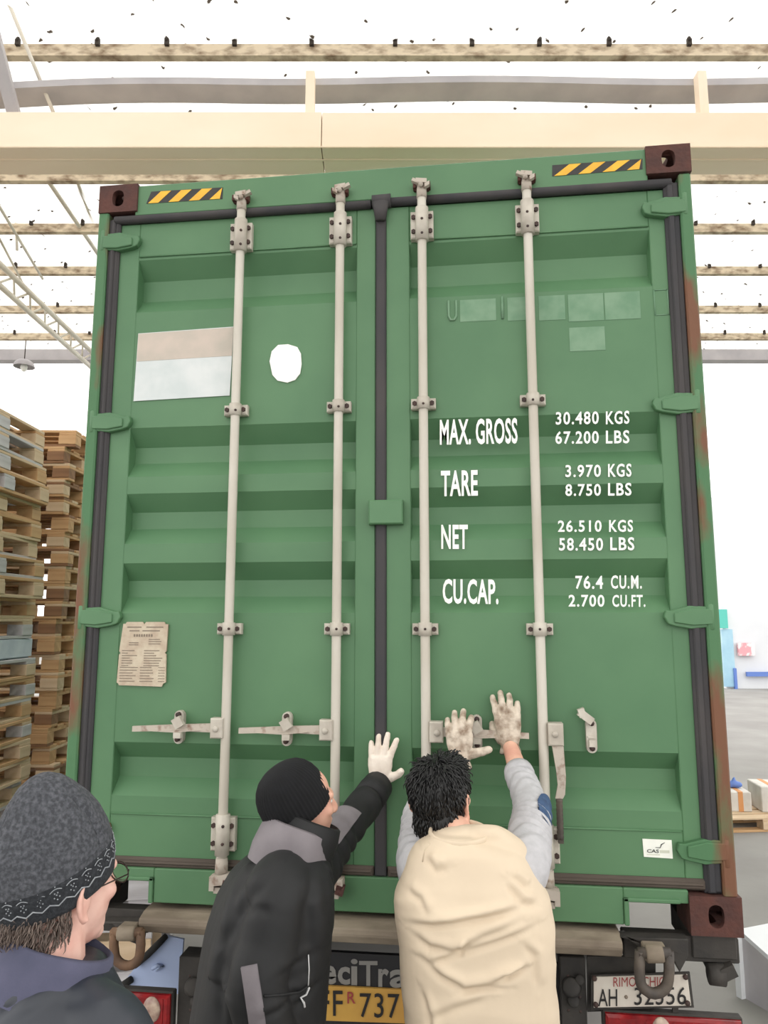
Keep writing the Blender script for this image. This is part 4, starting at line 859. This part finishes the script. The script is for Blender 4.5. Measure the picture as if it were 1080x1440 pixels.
# hair
R, F, U = head_f; LH = lambda x, y, z: H3+R*x+F*y+U*z
mb = MB(); mb.ell(LH(0,-.016,.036), R*.081, F*.102, U*.09, 28, 20); mb.ell(LH(0,-.046,-.03), R*.066, F*.056, U*.072, 24, 16); mb.ell(LH(0,.04,.07), R*.062, F*.052, U*.048, 20, 12)
me = fuse(mb, .006, 4); displace(me, lambda c, n: .004*wave(c, 60, 8)+.003*wave(c*np.array([2.2,2.2,.6]), 110, 9))
c, n = coords(me); idx = np.random.default_rng(4).choice(len(c), 2200, replace=False); roots = [(V(c[i]), V(n[i])) for i in idx if (V(c[i])-H3).dot(F) < .07 or (V(c[i])-H3).dot(U) > .03]
cap = put(me, 'hair', M['hair_black'], m3)
crown = LH(.0,-.03,.12)
def flow3(p, nr):
    t = (p-crown); t = t-nr*t.dot(nr); t = t.normalized() if t.length > 1e-4 else V((0,0,1))
    h = (p-H3).dot(U); return t*(1 if h < .07 else .8)+nr*(.02 if h < .07 else .38)+V((0,0,-.25))
tuft_hair(cap, H3, head_f, roots, .030, .0026, 'hair_black', 5, flow3)
# gloves
for W, d, n_, s_, hk in ((wL, dL, nL, sLt, hkL), (wR, dR, nR, sRt, hkR)):
    mb = MB(); hand(mb, W, d, n_, s_, .0027, cuff=.022, **hk); me = fuse(mb, .0024, 3); displace(me, lambda c, n: .0009*wave(c, 170, 12)+.0006*wave(c, 320, 13)); gl = put(me, 'glove', M['glove_dirty'], m3)
    dd = V(d).normalized(); mb = MB(); cc = W-dd*.021; mb.tube([cc-dd*.004, cc+dd*.004], [.0365,.0365], 22) if False else None
    nn = V(n_); nn = (nn-dd*nn.dot(dd)).normalized(); ss = dd.cross(nn)
    mb.loft([[W-dd*a+ss*(.0375*math.cos(t))+nn*(.0325*math.sin(t)) for t in np.linspace(0, 2*math.pi, 24, endpoint=False)] for a in (.026, .019)]); mb.build('glove_band', M['glove_band'], gl)
mb = MB(); legs(mb, pel, R3, F3, feet, .02); torso(mb, [(pel+V((0,0,.2)),.172,.12),(pel+V((0,0,.06)),.18,.125),(pel+V((0,0,-.05)),.18,.13),(pel+V((0,0,-.1)),.15,.11)], R3, F3)
me = fuse(mb, .009, 5); displace(me, lambda c, n: .004*wave(c, 22, 21)); put(me, 'trousers', M['jeans'], m3); shoes(m3, F3, feet)

# ---- man in the black jacket and beanie, one arm out to the door ------------------------------------------
R2, F2, _ = frame((.9, .43, 0)); hf2 = frame((.80, .60, .02)); Y2 = -.68; c2 = lambda u, v, y=Y2: pix(u, v, y)
H2 = pix(425, 1130, -.62); N2 = pix(408, 1200, -.66); feet2 = ((.96, -.60), (.90, -.93)); base2 = V((.93, -.78, 0)); pel2 = V((0.957, -.68, .93))
qL, kL, vL = pix(440, 1228, -.50), pix(489, 1163, -.28), pix(533, 1103, -.035); qR, kR, vR = pix(392, 1262, -.83), pix(362, 1395, -.9), pix(398, 1500, -.84)
d2, n2, s2 = V((.06, .04, 1)), V((-.12,-1,.1)), V((1,0,-.1)); hk2 = dict(curls=(.06,.05,.05,.08), spread=(.30,.10,-.04,-.16), thumb=(.052,.078,.0), k=1.0)
d2r, n2r, s2r = (vR-kR), -R2*-1.0, F2
m2 = person('man in black jacket and black ribbed beanie leaning one gloved hand on the door', base2, [
    lambda mb: torso(mb, [(c2(412,1190),.055,.055),(c2(404,1218),.13,.085),(c2(392,1260),.17,.11),(c2(380,1330),.155,.105),(c2(368,1430),.15,.1),(pel2+V((0,0,.04)),.16,.105),(pel2+V((0,0,-.06)),.15,.1)], R2, F2),
    lambda mb: legs(mb, pel2, R2, F2, feet2),
    lambda mb: mb.limb([qL.lerp(N2,.2), qL, kL, vL], [.055,.05,.038,.027]), lambda mb: mb.limb([qR.lerp(N2,.2), qR, kR, vR], [.055,.05,.038,.027]),
    lambda mb: hand(mb, vL, d2, n2, s2, -.001, **{**hk2, 'k': .95}), lambda mb: hand(mb, vR, d2r, R2, s2r, 0, curls=(.35,.4,.4,.4)),
    lambda mb: mb.limb([N2-V((0,0,.05)), N2, H2-hf2[2]*.05-hf2[1]*.02], [.062,.058,.058]), lambda mb: head(mb, H2, hf2, .94, .0)])
eyes(m2, H2, hf2, .94)
mb = MB(); torso(mb, [(c2(411,1200),.09,.085),(c2(404,1215),.155,.115),(c2(396,1236),.195,.135),(c2(386,1268),.212,.152),(c2(378,1310),.215,.162),(c2(372,1360),.212,.168),(c2(362,1440),.21,.172),(c2(355,1520),.212,.174),(c2(350,1580),.21,.172)], R2, F2, 44, 2.5)
mb.limb([qL.lerp(N2,.3), qL, qL.lerp(kL,.5), kL, vL.lerp(kL,.08)], [.075,.07,.064,.058,.052], 20, 6); mb.limb([qR.lerp(N2,.35), qR, qR.lerp(kR,.5), kR, vR], [.075,.075,.072,.066,.058], 20, 6)
me = fuse(mb, .006, 16)
cr2 = [([(388,1228),(360,1258),(335,1292),(318,1330)], .014, .012), ([(345,1240),(330,1265),(322,1300)], .013, .008), ([(318,1330),(312,1380),(318,1440)], .014, .008), ([(400,1355),(425,1352),(440,1345)], .010, .004), ([(425,1260),(432,1300),(434,1350)], .013, .007), ([(352,1278),(372,1268),(392,1272)], .012, .005), ([(372,1402),(400,1400),(425,1392)], .009, .005), ([(410,1420),(432,1402),(446,1390)], .012, .007), ([(440,1230),(452,1260),(455,1300)], .012, .007), ([(300,1380),(330,1400),(335,1440)], .014, .006)]
crs2 = [([pix(u, v, -.86) for u, v in p], w_, d_) for p, w_, d_ in cr2]
def jf(c, n):
    d = .0025*wave(c, 11, 31)+.0012*wave(c, 34, 32)+.003*(1-2*np.abs(wave(c*np.array([1.2,1.2,.6]), 16, 33)))
    for p, w_, d_ in crs2: d += crease(c, p, w_, d_)
    a, b = np.array(qL), np.array(vL); ax = (b-a)/np.linalg.norm(b-a); t = (c-a)@ax; rr = np.linalg.norm(c-a-t[:, None]*ax, axis=1)
    d += np.where((t > .05)&(rr < .09), .004*np.sin(t*75+2*np.sin(c@np.array([20.,11.,17.]))), 0); return d
displace(me, jf); jacket = put(me, 'jacket', M['jacket'], m2)
# standing collar: grey outer ring and dark lining ring
fc = (N2+V((0,0,.0))); tilt = (V((.34,.22,1))).normalized(); ca = V((1,0,-.34)).normalized(); cbv = tilt.cross(ca)
mb = MB(); cc = pix(412, 1192, -.665); rows = ((-.06,.108,.106), (-.02,.112,.106), (.02,.106,.1), (.055,.099,.094), (.06,.092,.088), (.02,.09,.085), (-.05,.09,.085))
def crg(h, a, b): return [cc+tilt*h+ca*(a*math.cos(t))+cbv*(b*math.sin(t)) for t in np.linspace(0, 2*math.pi, 40, endpoint=False)]
mb.loft([crg(*r_) for r_ in rows], close=False); me = mb.mesh('collar', [], V((0,0,0))); displace(me, lambda c, n: .003*wave(c, 40, 41)); put(me, 'collar', M['jacket_grey'], m2)
mb = MB(); cc2 = cc; cc = cc2+V((.022,.01,-.006)); rows = ((.0,.090,.092), (.04,.092,.090), (.078,.086,.084), (.083,.078,.077), (.0,.076,.075))
mb.loft([crg(*r_) for r_ in rows], close=False); mb.build('collar_lining', M['jacket'], m2)
# grey sleeve panel, cuff
def sleeve_patch(par, a, b, t0, t1, rad, o1, half, mt, name, lift=.003):
    ax = (b-a).normalized(); o1 = V(o1); o1 = (o1-ax*o1.dot(ax)).normalized(); o2 = ax.cross(o1); vs = []; na, nb = 14, 16
    for i in range(na+1):
        for j in range(nb+1):
            t = t0+(t1-t0)*i/na; th = (j/nb-.5)*2*half; r0 = rad[0]+(rad[1]-rad[0])*i/na+lift+.002*math.sin(i*1.3+j*.4); vs.append(a.lerp(b, t)+(o1*math.cos(th)+o2*math.sin(th))*r0)
    fs = [(i*(nb+1)+j, i*(nb+1)+j+1, (i+1)*(nb+1)+j+1, (i+1)*(nb+1)+j) for i in range(na) for j in range(nb)]
    mb = MB(); mb.add(vs, fs, 0, True); n0 = [(v-(a+ax*(v-a).dot(ax))).normalized() for v in vs]; mb.add([v-n_*.008 for v, n_ in zip(vs, n0)], fs, 0, True); return mb.build(name, mt, par)
sleeve_patch(m2, qL, kL, .35, 1.08, (.068,.062), V((-.5,-.6,.75)), 1.15, M['jacket_grey'], 'sleeve_panel')
mb = MB(); mb.tube([kL.lerp(vL,.62), kL.lerp(vL,.8), kL.lerp(vL,.97)], [.0565,.0565,.054], 22); mb.build('sleeve_cuff', M['jacket'], m2)
# reflective strip on the near sleeve, zip pocket, drawcord
sp = [(340,1362), (362,1357), (366,1390), (374,1450), (354,1450), (346,1400)]
def on_surface(u, v, obj_me, off):         # point on a garment where the sight line of that spot meets it
    return None
from mathutils.bvhtree import BVHTree
def bvh(o): 
    me = o.data; b = WLOC[o.name]; return BVHTree.FromPolygons([v.co+b for v in me.vertices], [tuple(p.vertices) for p in me.polygons])
jb = bvh(jacket)
def surf(tree, u, v, off=.004):
    d = ray(u, v).normalized(); h = tree.ray_cast(CAM, d); return (h[0]+h[1]*off) if h[0] is not None else None
def decal(tree, grid, name, mt, par, off=.004):          # cloth strip laid on a garment: grid of spots
    rows = [[surf(tree, u, v, off) for u, v in r_] for r_ in grid]; nr, nc = len(rows), len(rows[0])
    if any(p is None for r_ in rows for p in r_): return None
    vs = [p for r_ in rows for p in r_]; fs = [(i*nc+j, i*nc+j+1, (i+1)*nc+j+1, (i+1)*nc+j) for i in range(nr-1) for j in range(nc-1)]
    mb = MB(); mb.add(vs, fs, 0, True); mb.add([v+V((0,.005,0)) for v in vs], fs, 0, True); return mb.build(name, mt, par)
decal(jb, [[(340+t*12+k*5.3, 1361+t*88-k*1.2) for k in range(5)] for t in np.linspace(0, 1, 14)], 'reflective_strip', M['jacket_grey'], m2, .005)
def cordline(tree, pts, r, name, mt, par, off=.002):
    P_ = [surf(tree, u, v, off) for u, v in pts]
    if all(p is not None for p in P_): return MB().tube(P_, r, 6).build(name, mt, par)
cordline(jb, [(433,1342),(434,1362),(433,1385)], .0016, 'pocket_zip', M['zip'], m2); cordline(jb, [(434,1388),(430,1398),(422,1402),(427,1410),(428,1416)], .003, 'zip_pull', M['zip'], m2)
cordline(jb, [(371,1400),(395,1399),(420,1394),(432,1386)], .003, 'pocket_flap', M['jacket'], m2, .004)
# beanie: ribbed knit
R, F, U = hf2; Fh = (F*.85+U*.52).normalized(); Uh = R.cross(Fh).normalized(); LB = lambda x, y, z: H2+R*x+Fh*y+Uh*z
rings = []; NB_ = 288; RB = 56
for z, a in ((-.026,.985), (-.021,1.02), (-.005,1.05), (.03,1.06), (.06,1.04), (.085,.97), (.105,.86), (.122,.7), (.133,.5), (.139,.28), (.141,.1)):
    rings.append([LB(math.cos(t)*.078*a*(1+.012*math.cos(RB*t)), -.014+math.sin(t)*.096*a*(1+.012*math.cos(RB*t)), z*.94+.002) for t in np.linspace(0, 2*math.pi, NB_, endpoint=False)])
mb = MB(); mb.loft(rings); mb.build('beanie', M['beanie'], m2)
mb = MB(); hand(mb, vL, d2, n2, s2, .003, cuff=.03, **hk2); me = fuse(mb, .0028, 3); displace(me, lambda c, n: .0008*wave(c, 160, 52)+.0006*wave(c, 300, 53)); put(me, 'glove', M['glove_clean'], m2)
mb = MB(); legs(mb, pel2, R2, F2, feet2, .022); torso(mb, [(pel2+V((0,0,.2)),.172,.12),(pel2+V((0,0,.06)),.18,.125),(pel2+V((0,0,-.05)),.18,.13),(pel2+V((0,0,-.1)),.15,.11)], R2, F2)
me = fuse(mb, .009, 5); displace(me, lambda c, n: .004*wave(c, 22, 61)); put(me, 'trousers', M['trousers'], m2); shoes(m2, F2, feet2)

# ---- older man in the grey knit hat watching -------------------------------------------------------------------
R1, F1, _ = frame((.36, .93, 0)); hf1 = frame((.38, .92, .02)); Y1 = -1.45; c1 = lambda u, v, y=Y1: pix(u, v, y)
H1 = pix(84, 1246, -1.44); N1 = pix(66, 1335, -1.47); base1 = V((N1.x-.02, -1.5, 0)); pel1 = V((N1.x-.03, -1.5, .98)); feet1 = ((base1.x-.12, -1.46), (base1.x+.14, -1.54))
aL, bL, gL = N1-R1*.175+V((0,0,-.14)), N1-R1*.24+V((0,0,-.38))+F1*.02, N1-R1*.2+V((0,0,-.6))+F1*.14; aR, bR, gR = N1+R1*.175+V((0,0,-.14)), N1+R1*.235+V((0,0,-.38))+F1*.02, N1+R1*.2+V((0,0,-.6))+F1*.14
m1 = person('older man in grey patterned knit hat, glasses and slate puffer jacket watching the others', base1, [
    lambda mb: torso(mb, [(N1+V((0,0,-.03)),.06,.058),(N1+V((0,0,-.08)),.15,.09),(N1+V((0,0,-.2)),.18,.115),(N1+V((0,0,-.4)),.165,.115),(pel1+V((0,0,.04)),.165,.11),(pel1+V((0,0,-.06)),.15,.1)], R1, F1),
    lambda mb: legs(mb, pel1, R1, F1, feet1),
    lambda mb: mb.limb([aL.lerp(N1,.2), aL, bL, gL], [.055,.05,.038,.027]), lambda mb: mb.limb([aR.lerp(N1,.2), aR, bR, gR], [.055,.05,.038,.027]),
    lambda mb: hand(mb, gL, gL-bL, -R1, F1, 0, curls=(.3,.35,.4,.4)), lambda mb: hand(mb, gR, gR-bR, R1, F1, 0, curls=(.3,.35,.4,.4)),
    lambda mb: mb.limb([N1-V((0,0,.06)), N1+V((0,0,.01)), H1-hf1[2]*.06-hf1[1]*.022], [.066,.062,.06]), lambda mb: head(mb, H1, hf1, 1.02)], .0042)
m1.data.materials[0] = M['skin_pink']; eyes(m1, H1, hf1, 1.02)
mb = MB(); torso(mb, [(N1+V((0,0,-.02)),.082,.08),(N1+V((0,0,-.03)),.105,.095),(N1+V((0,0,-.06)),.135,.11),(N1+V((0,0,-.1)),.17,.128),(N1+V((0,0,-.15)),.2,.142),(N1+V((0,0,-.22)),.22,.152),(N1+V((0,0,-.35)),.222,.16),(N1+V((0,0,-.5)),.218,.16),(N1+V((0,0,-.68)),.215,.158)], R1, F1, 44, 2.4)
mb.limb([aL.lerp(N1,.35), aL, bL, gL.lerp(bL,.1)], [.07,.075,.07,.058], 20, 6); mb.limb([aR.lerp(N1,.35), aR, bR, gR.lerp(bR,.1)], [.07,.075,.07,.058], 20, 6)
me = fuse(mb, .0055, 12); zN = N1.z
cr1 = [([(76,1366),(50,1392),(14,1420),(-10,1436)], .006, .008), ([(90,1385),(130,1398),(165,1420)], .008, .007), ([(60,1378),(100,1402),(150,1412)], .009, .006), ([(0,1378),(40,1365),(80,1366)], .009, .006), ([(20,1440),(70,1415),(120,1422)], .009, .006)]
crs1 = [([pix(u, v, -1.58) for u, v in p], w_, d_) for p, w_, d_ in cr1]
def pf(c, n):
    h = (zN-c[:, 2]); d = .004*wave(c, 18, 71)+.0022*wave(c, 45, 72)-.009*np.exp(-(((h-.02) % .085-.0425)/.006)**2)*(h > .13)
    for p, w_, d_ in crs1: d += crease(c, p, w_, d_*.5)
    return d
displace(me, pf); puffer = put(me, 'puffer_jacket', M['puffer'], m1)
up = (V((.24,.10,1))).normalized(); ca = (R1-up*R1.dot(up)).normalized(); cbv = up.cross(ca); cc = N1+F1*.012+V((.006,0,-.024))
def crg1(h, a, b, dz=0): return [cc+up*(h-.016*math.sin(t))+ca*(a*math.cos(t))+cbv*(b*math.sin(t)) for t in np.linspace(0, 2*math.pi, 40, endpoint=False)]
mb = MB(); mb.loft([crg1(*r_) for r_ in ((-.05,.112,.118), (-.02,.108,.112), (.012,.098,.102), (.03,.092,.098), (.034,.085,.091), (.01,.082,.088), (-.05,.082,.088))], close=False)
me = mb.mesh('c', [], V((0,0,0))); displace(me, lambda c, n: .003*wave(c, 45, 75)); put(me, 'collar', M['collar_in'], m1)
# knit hat
R, F, U = hf1; ti = .30; Fh = (F*math.cos(ti)+U*math.sin(ti)).normalized(); Uh = R.cross(Fh).normalized(); OH = H1+U*.004+F*.004
prof = ((-.004,.0865,.107), (.012,.0905,.112), (.03,.0935,.1155), (.055,.0945,.1165), (.08,.092,.113), (.11,.084,.103), (.14,.071,.086), (.168,.054,.064), (.19,.036,.042), (.203,.018,.021), (.207,.005,.006))
HAT_FOLDS = [math.radians(a_) for a_ in (-100, -38, 22, 80)]
def hatp(t, z, off=0.):
    zs = [p[0] for p in prof]; a = np.interp(z, zs, [p[1] for p in prof])+off; b = np.interp(z, zs, [p[2] for p in prof])+off
    pl = 1-.035*max(0, (z-.06)/.13)*(.5+.5*math.cos(6*t))
    for t_ in HAT_FOLDS:
        dt = (t-t_-.05*math.sin((z-.07)/.115*6.4)+math.pi) % (2*math.pi)-math.pi; pl -= .055*math.exp(-(dt/.055)**2)*min(1, max(0, (z-.06)/.03))
    return OH+R*(a*pl*math.cos(t))+Fh*(-.012+b*pl*math.sin(t)+.012*max(0, z-.06)/.1)+Uh*z
zz = [p[0] for p in prof]; zf = sorted(set(list(np.linspace(-.004, .188, 30))+[.19,.197,.203,.207])); NT = 240
mb = MB(); mb.loft([[hatp(t, z) for t in np.linspace(0, 2*math.pi, NT, endpoint=False)] for z in zf])
for i, f in enumerate(mb.f):
    if f[0]//NT < 9 and len(f) == 4: mb.mi[i] = 1
mb.loft([[hatp(t, z, -.006) for t in np.linspace(0, 2*math.pi, NT, endpoint=False)] for z in (-.006, .03)], close=False)
me = mb.mesh('hat', [M['hat'], M['hat_dark']], V((0,0,0))); displace(me, lambda c, n: .0022*wave(c, 30, 81)+.0008*wave(c, 90, 82)); me.transform(Matrix.Translation(-WLOC[m1.name])); hat = link_mesh(me, 'knit_hat', m1)
mb = MB(); NZ = 26
mb.tube([hatp(2*math.pi*k/(NZ*2), .019+(.0075 if k % 2 else 0), .0012) for k in range(NZ*2+1)], .0013, 5)
for k in range(NZ):
    t0 = 2*math.pi*(k+.0)/NZ; wd = 2*math.pi/NZ
    mb.tube([hatp(t0+wd*(j/6-.5)*.72, .046+.004*math.sin(math.pi*j/6), .0012) for j in range(7)], .0009, 5)
    for da, z in ((0,.031), (-.16,.035), (.16,.035), (0,.039), (-.09,.0425), (.09,.0425), (0,.054)):
        c_ = hatp(t0+wd*da, z, .0012); mb.ell(c_, R*.0013, Fh*.0013, Uh*.0013, 6, 4)
kp = mb.build('knit_pattern', M['hat_pat'], hat); kp['kind'] = 'stuff'
mb = MB()
for t in (math.radians(-100), math.radians(-38), math.radians(22), math.radians(80)): mb.tube([hatp(t+.05*math.sin(j*.8), .07+.115*j/8, -.0002) for j in range(9)], .0016, 5)
mb.tube([hatp(t, .066+.002*math.sin(3*t), .0002) for t in np.linspace(-2.6, .6, 40)], .0012, 5); mb.build('hat_seam', M['hat'], hat)
# grey hair at the nape and temple
roots = []; g = random.Random(9)
for _ in range(900):
    t = g.uniform(-math.pi*.98, -.06); z = g.uniform(-.07, .0); x, y_ = .077*math.cos(t), -.014+.096*math.sin(t)
    if z < -.055-.02*math.cos(t): continue
    if math.cos(t) > .8 and (z > 0 or y_ > -.03): continue
    sh = 1-.10*max(0, (-z-.02)/.05); p = H1+R*x*sh+F*y_*sh+U*z; roots.append((p, (R*math.cos(t)+F*math.sin(t)).normalized()))
tuft_hair(m1, H1, hf1, roots, .022, .0014, 'hair_grey', 11, lambda p, n_: -U*.9-F*.25+n_*.05, 'hair', 4)
# glasses
gl = lambda x, y_, z: H1+R*x*1.02+F*y_*1.02+U*z*1.02
mb = MB()
for s_ in (-1, 1):
    mb.tube([gl(s_*.034+.024*math.cos(t), .106-.004*abs(math.cos(t)), -.002+.018*math.sin(t)) for t in np.linspace(0, 2*math.pi, 25)], .0014, 6)
    mb.tube([gl(s_*.058, .103, .006), gl(s_*.075, .085, .006), gl(s_*.081, .02, .006), gl(s_*.079, -.02, -.002)], .0014, 6)
mb.tube([gl(-.01,.108,.002), gl(0,.112,.005), gl(.01,.108,.002)], .0014, 6); gs = mb.build('glasses', M['wire'], m1)
for s_ in (-1, 1): MB().ell(gl(s_*.034, .105, -.002), R*.023, F*.0008, U*.017, 20, 8).build('lens', M['glass'], gs)
mb = MB(); legs(mb, pel1, R1, F1, feet1, .022); torso(mb, [(pel1+V((0,0,.2)),.172,.12),(pel1+V((0,0,.06)),.18,.125),(pel1+V((0,0,-.05)),.18,.13),(pel1+V((0,0,-.1)),.15,.11)], R1, F1)
me = fuse(mb, .009, 5); displace(me, lambda c, n: .004*wave(c, 22, 91)); put(me, 'trousers', M['trousers'], m1); shoes(m1, F1, feet1)
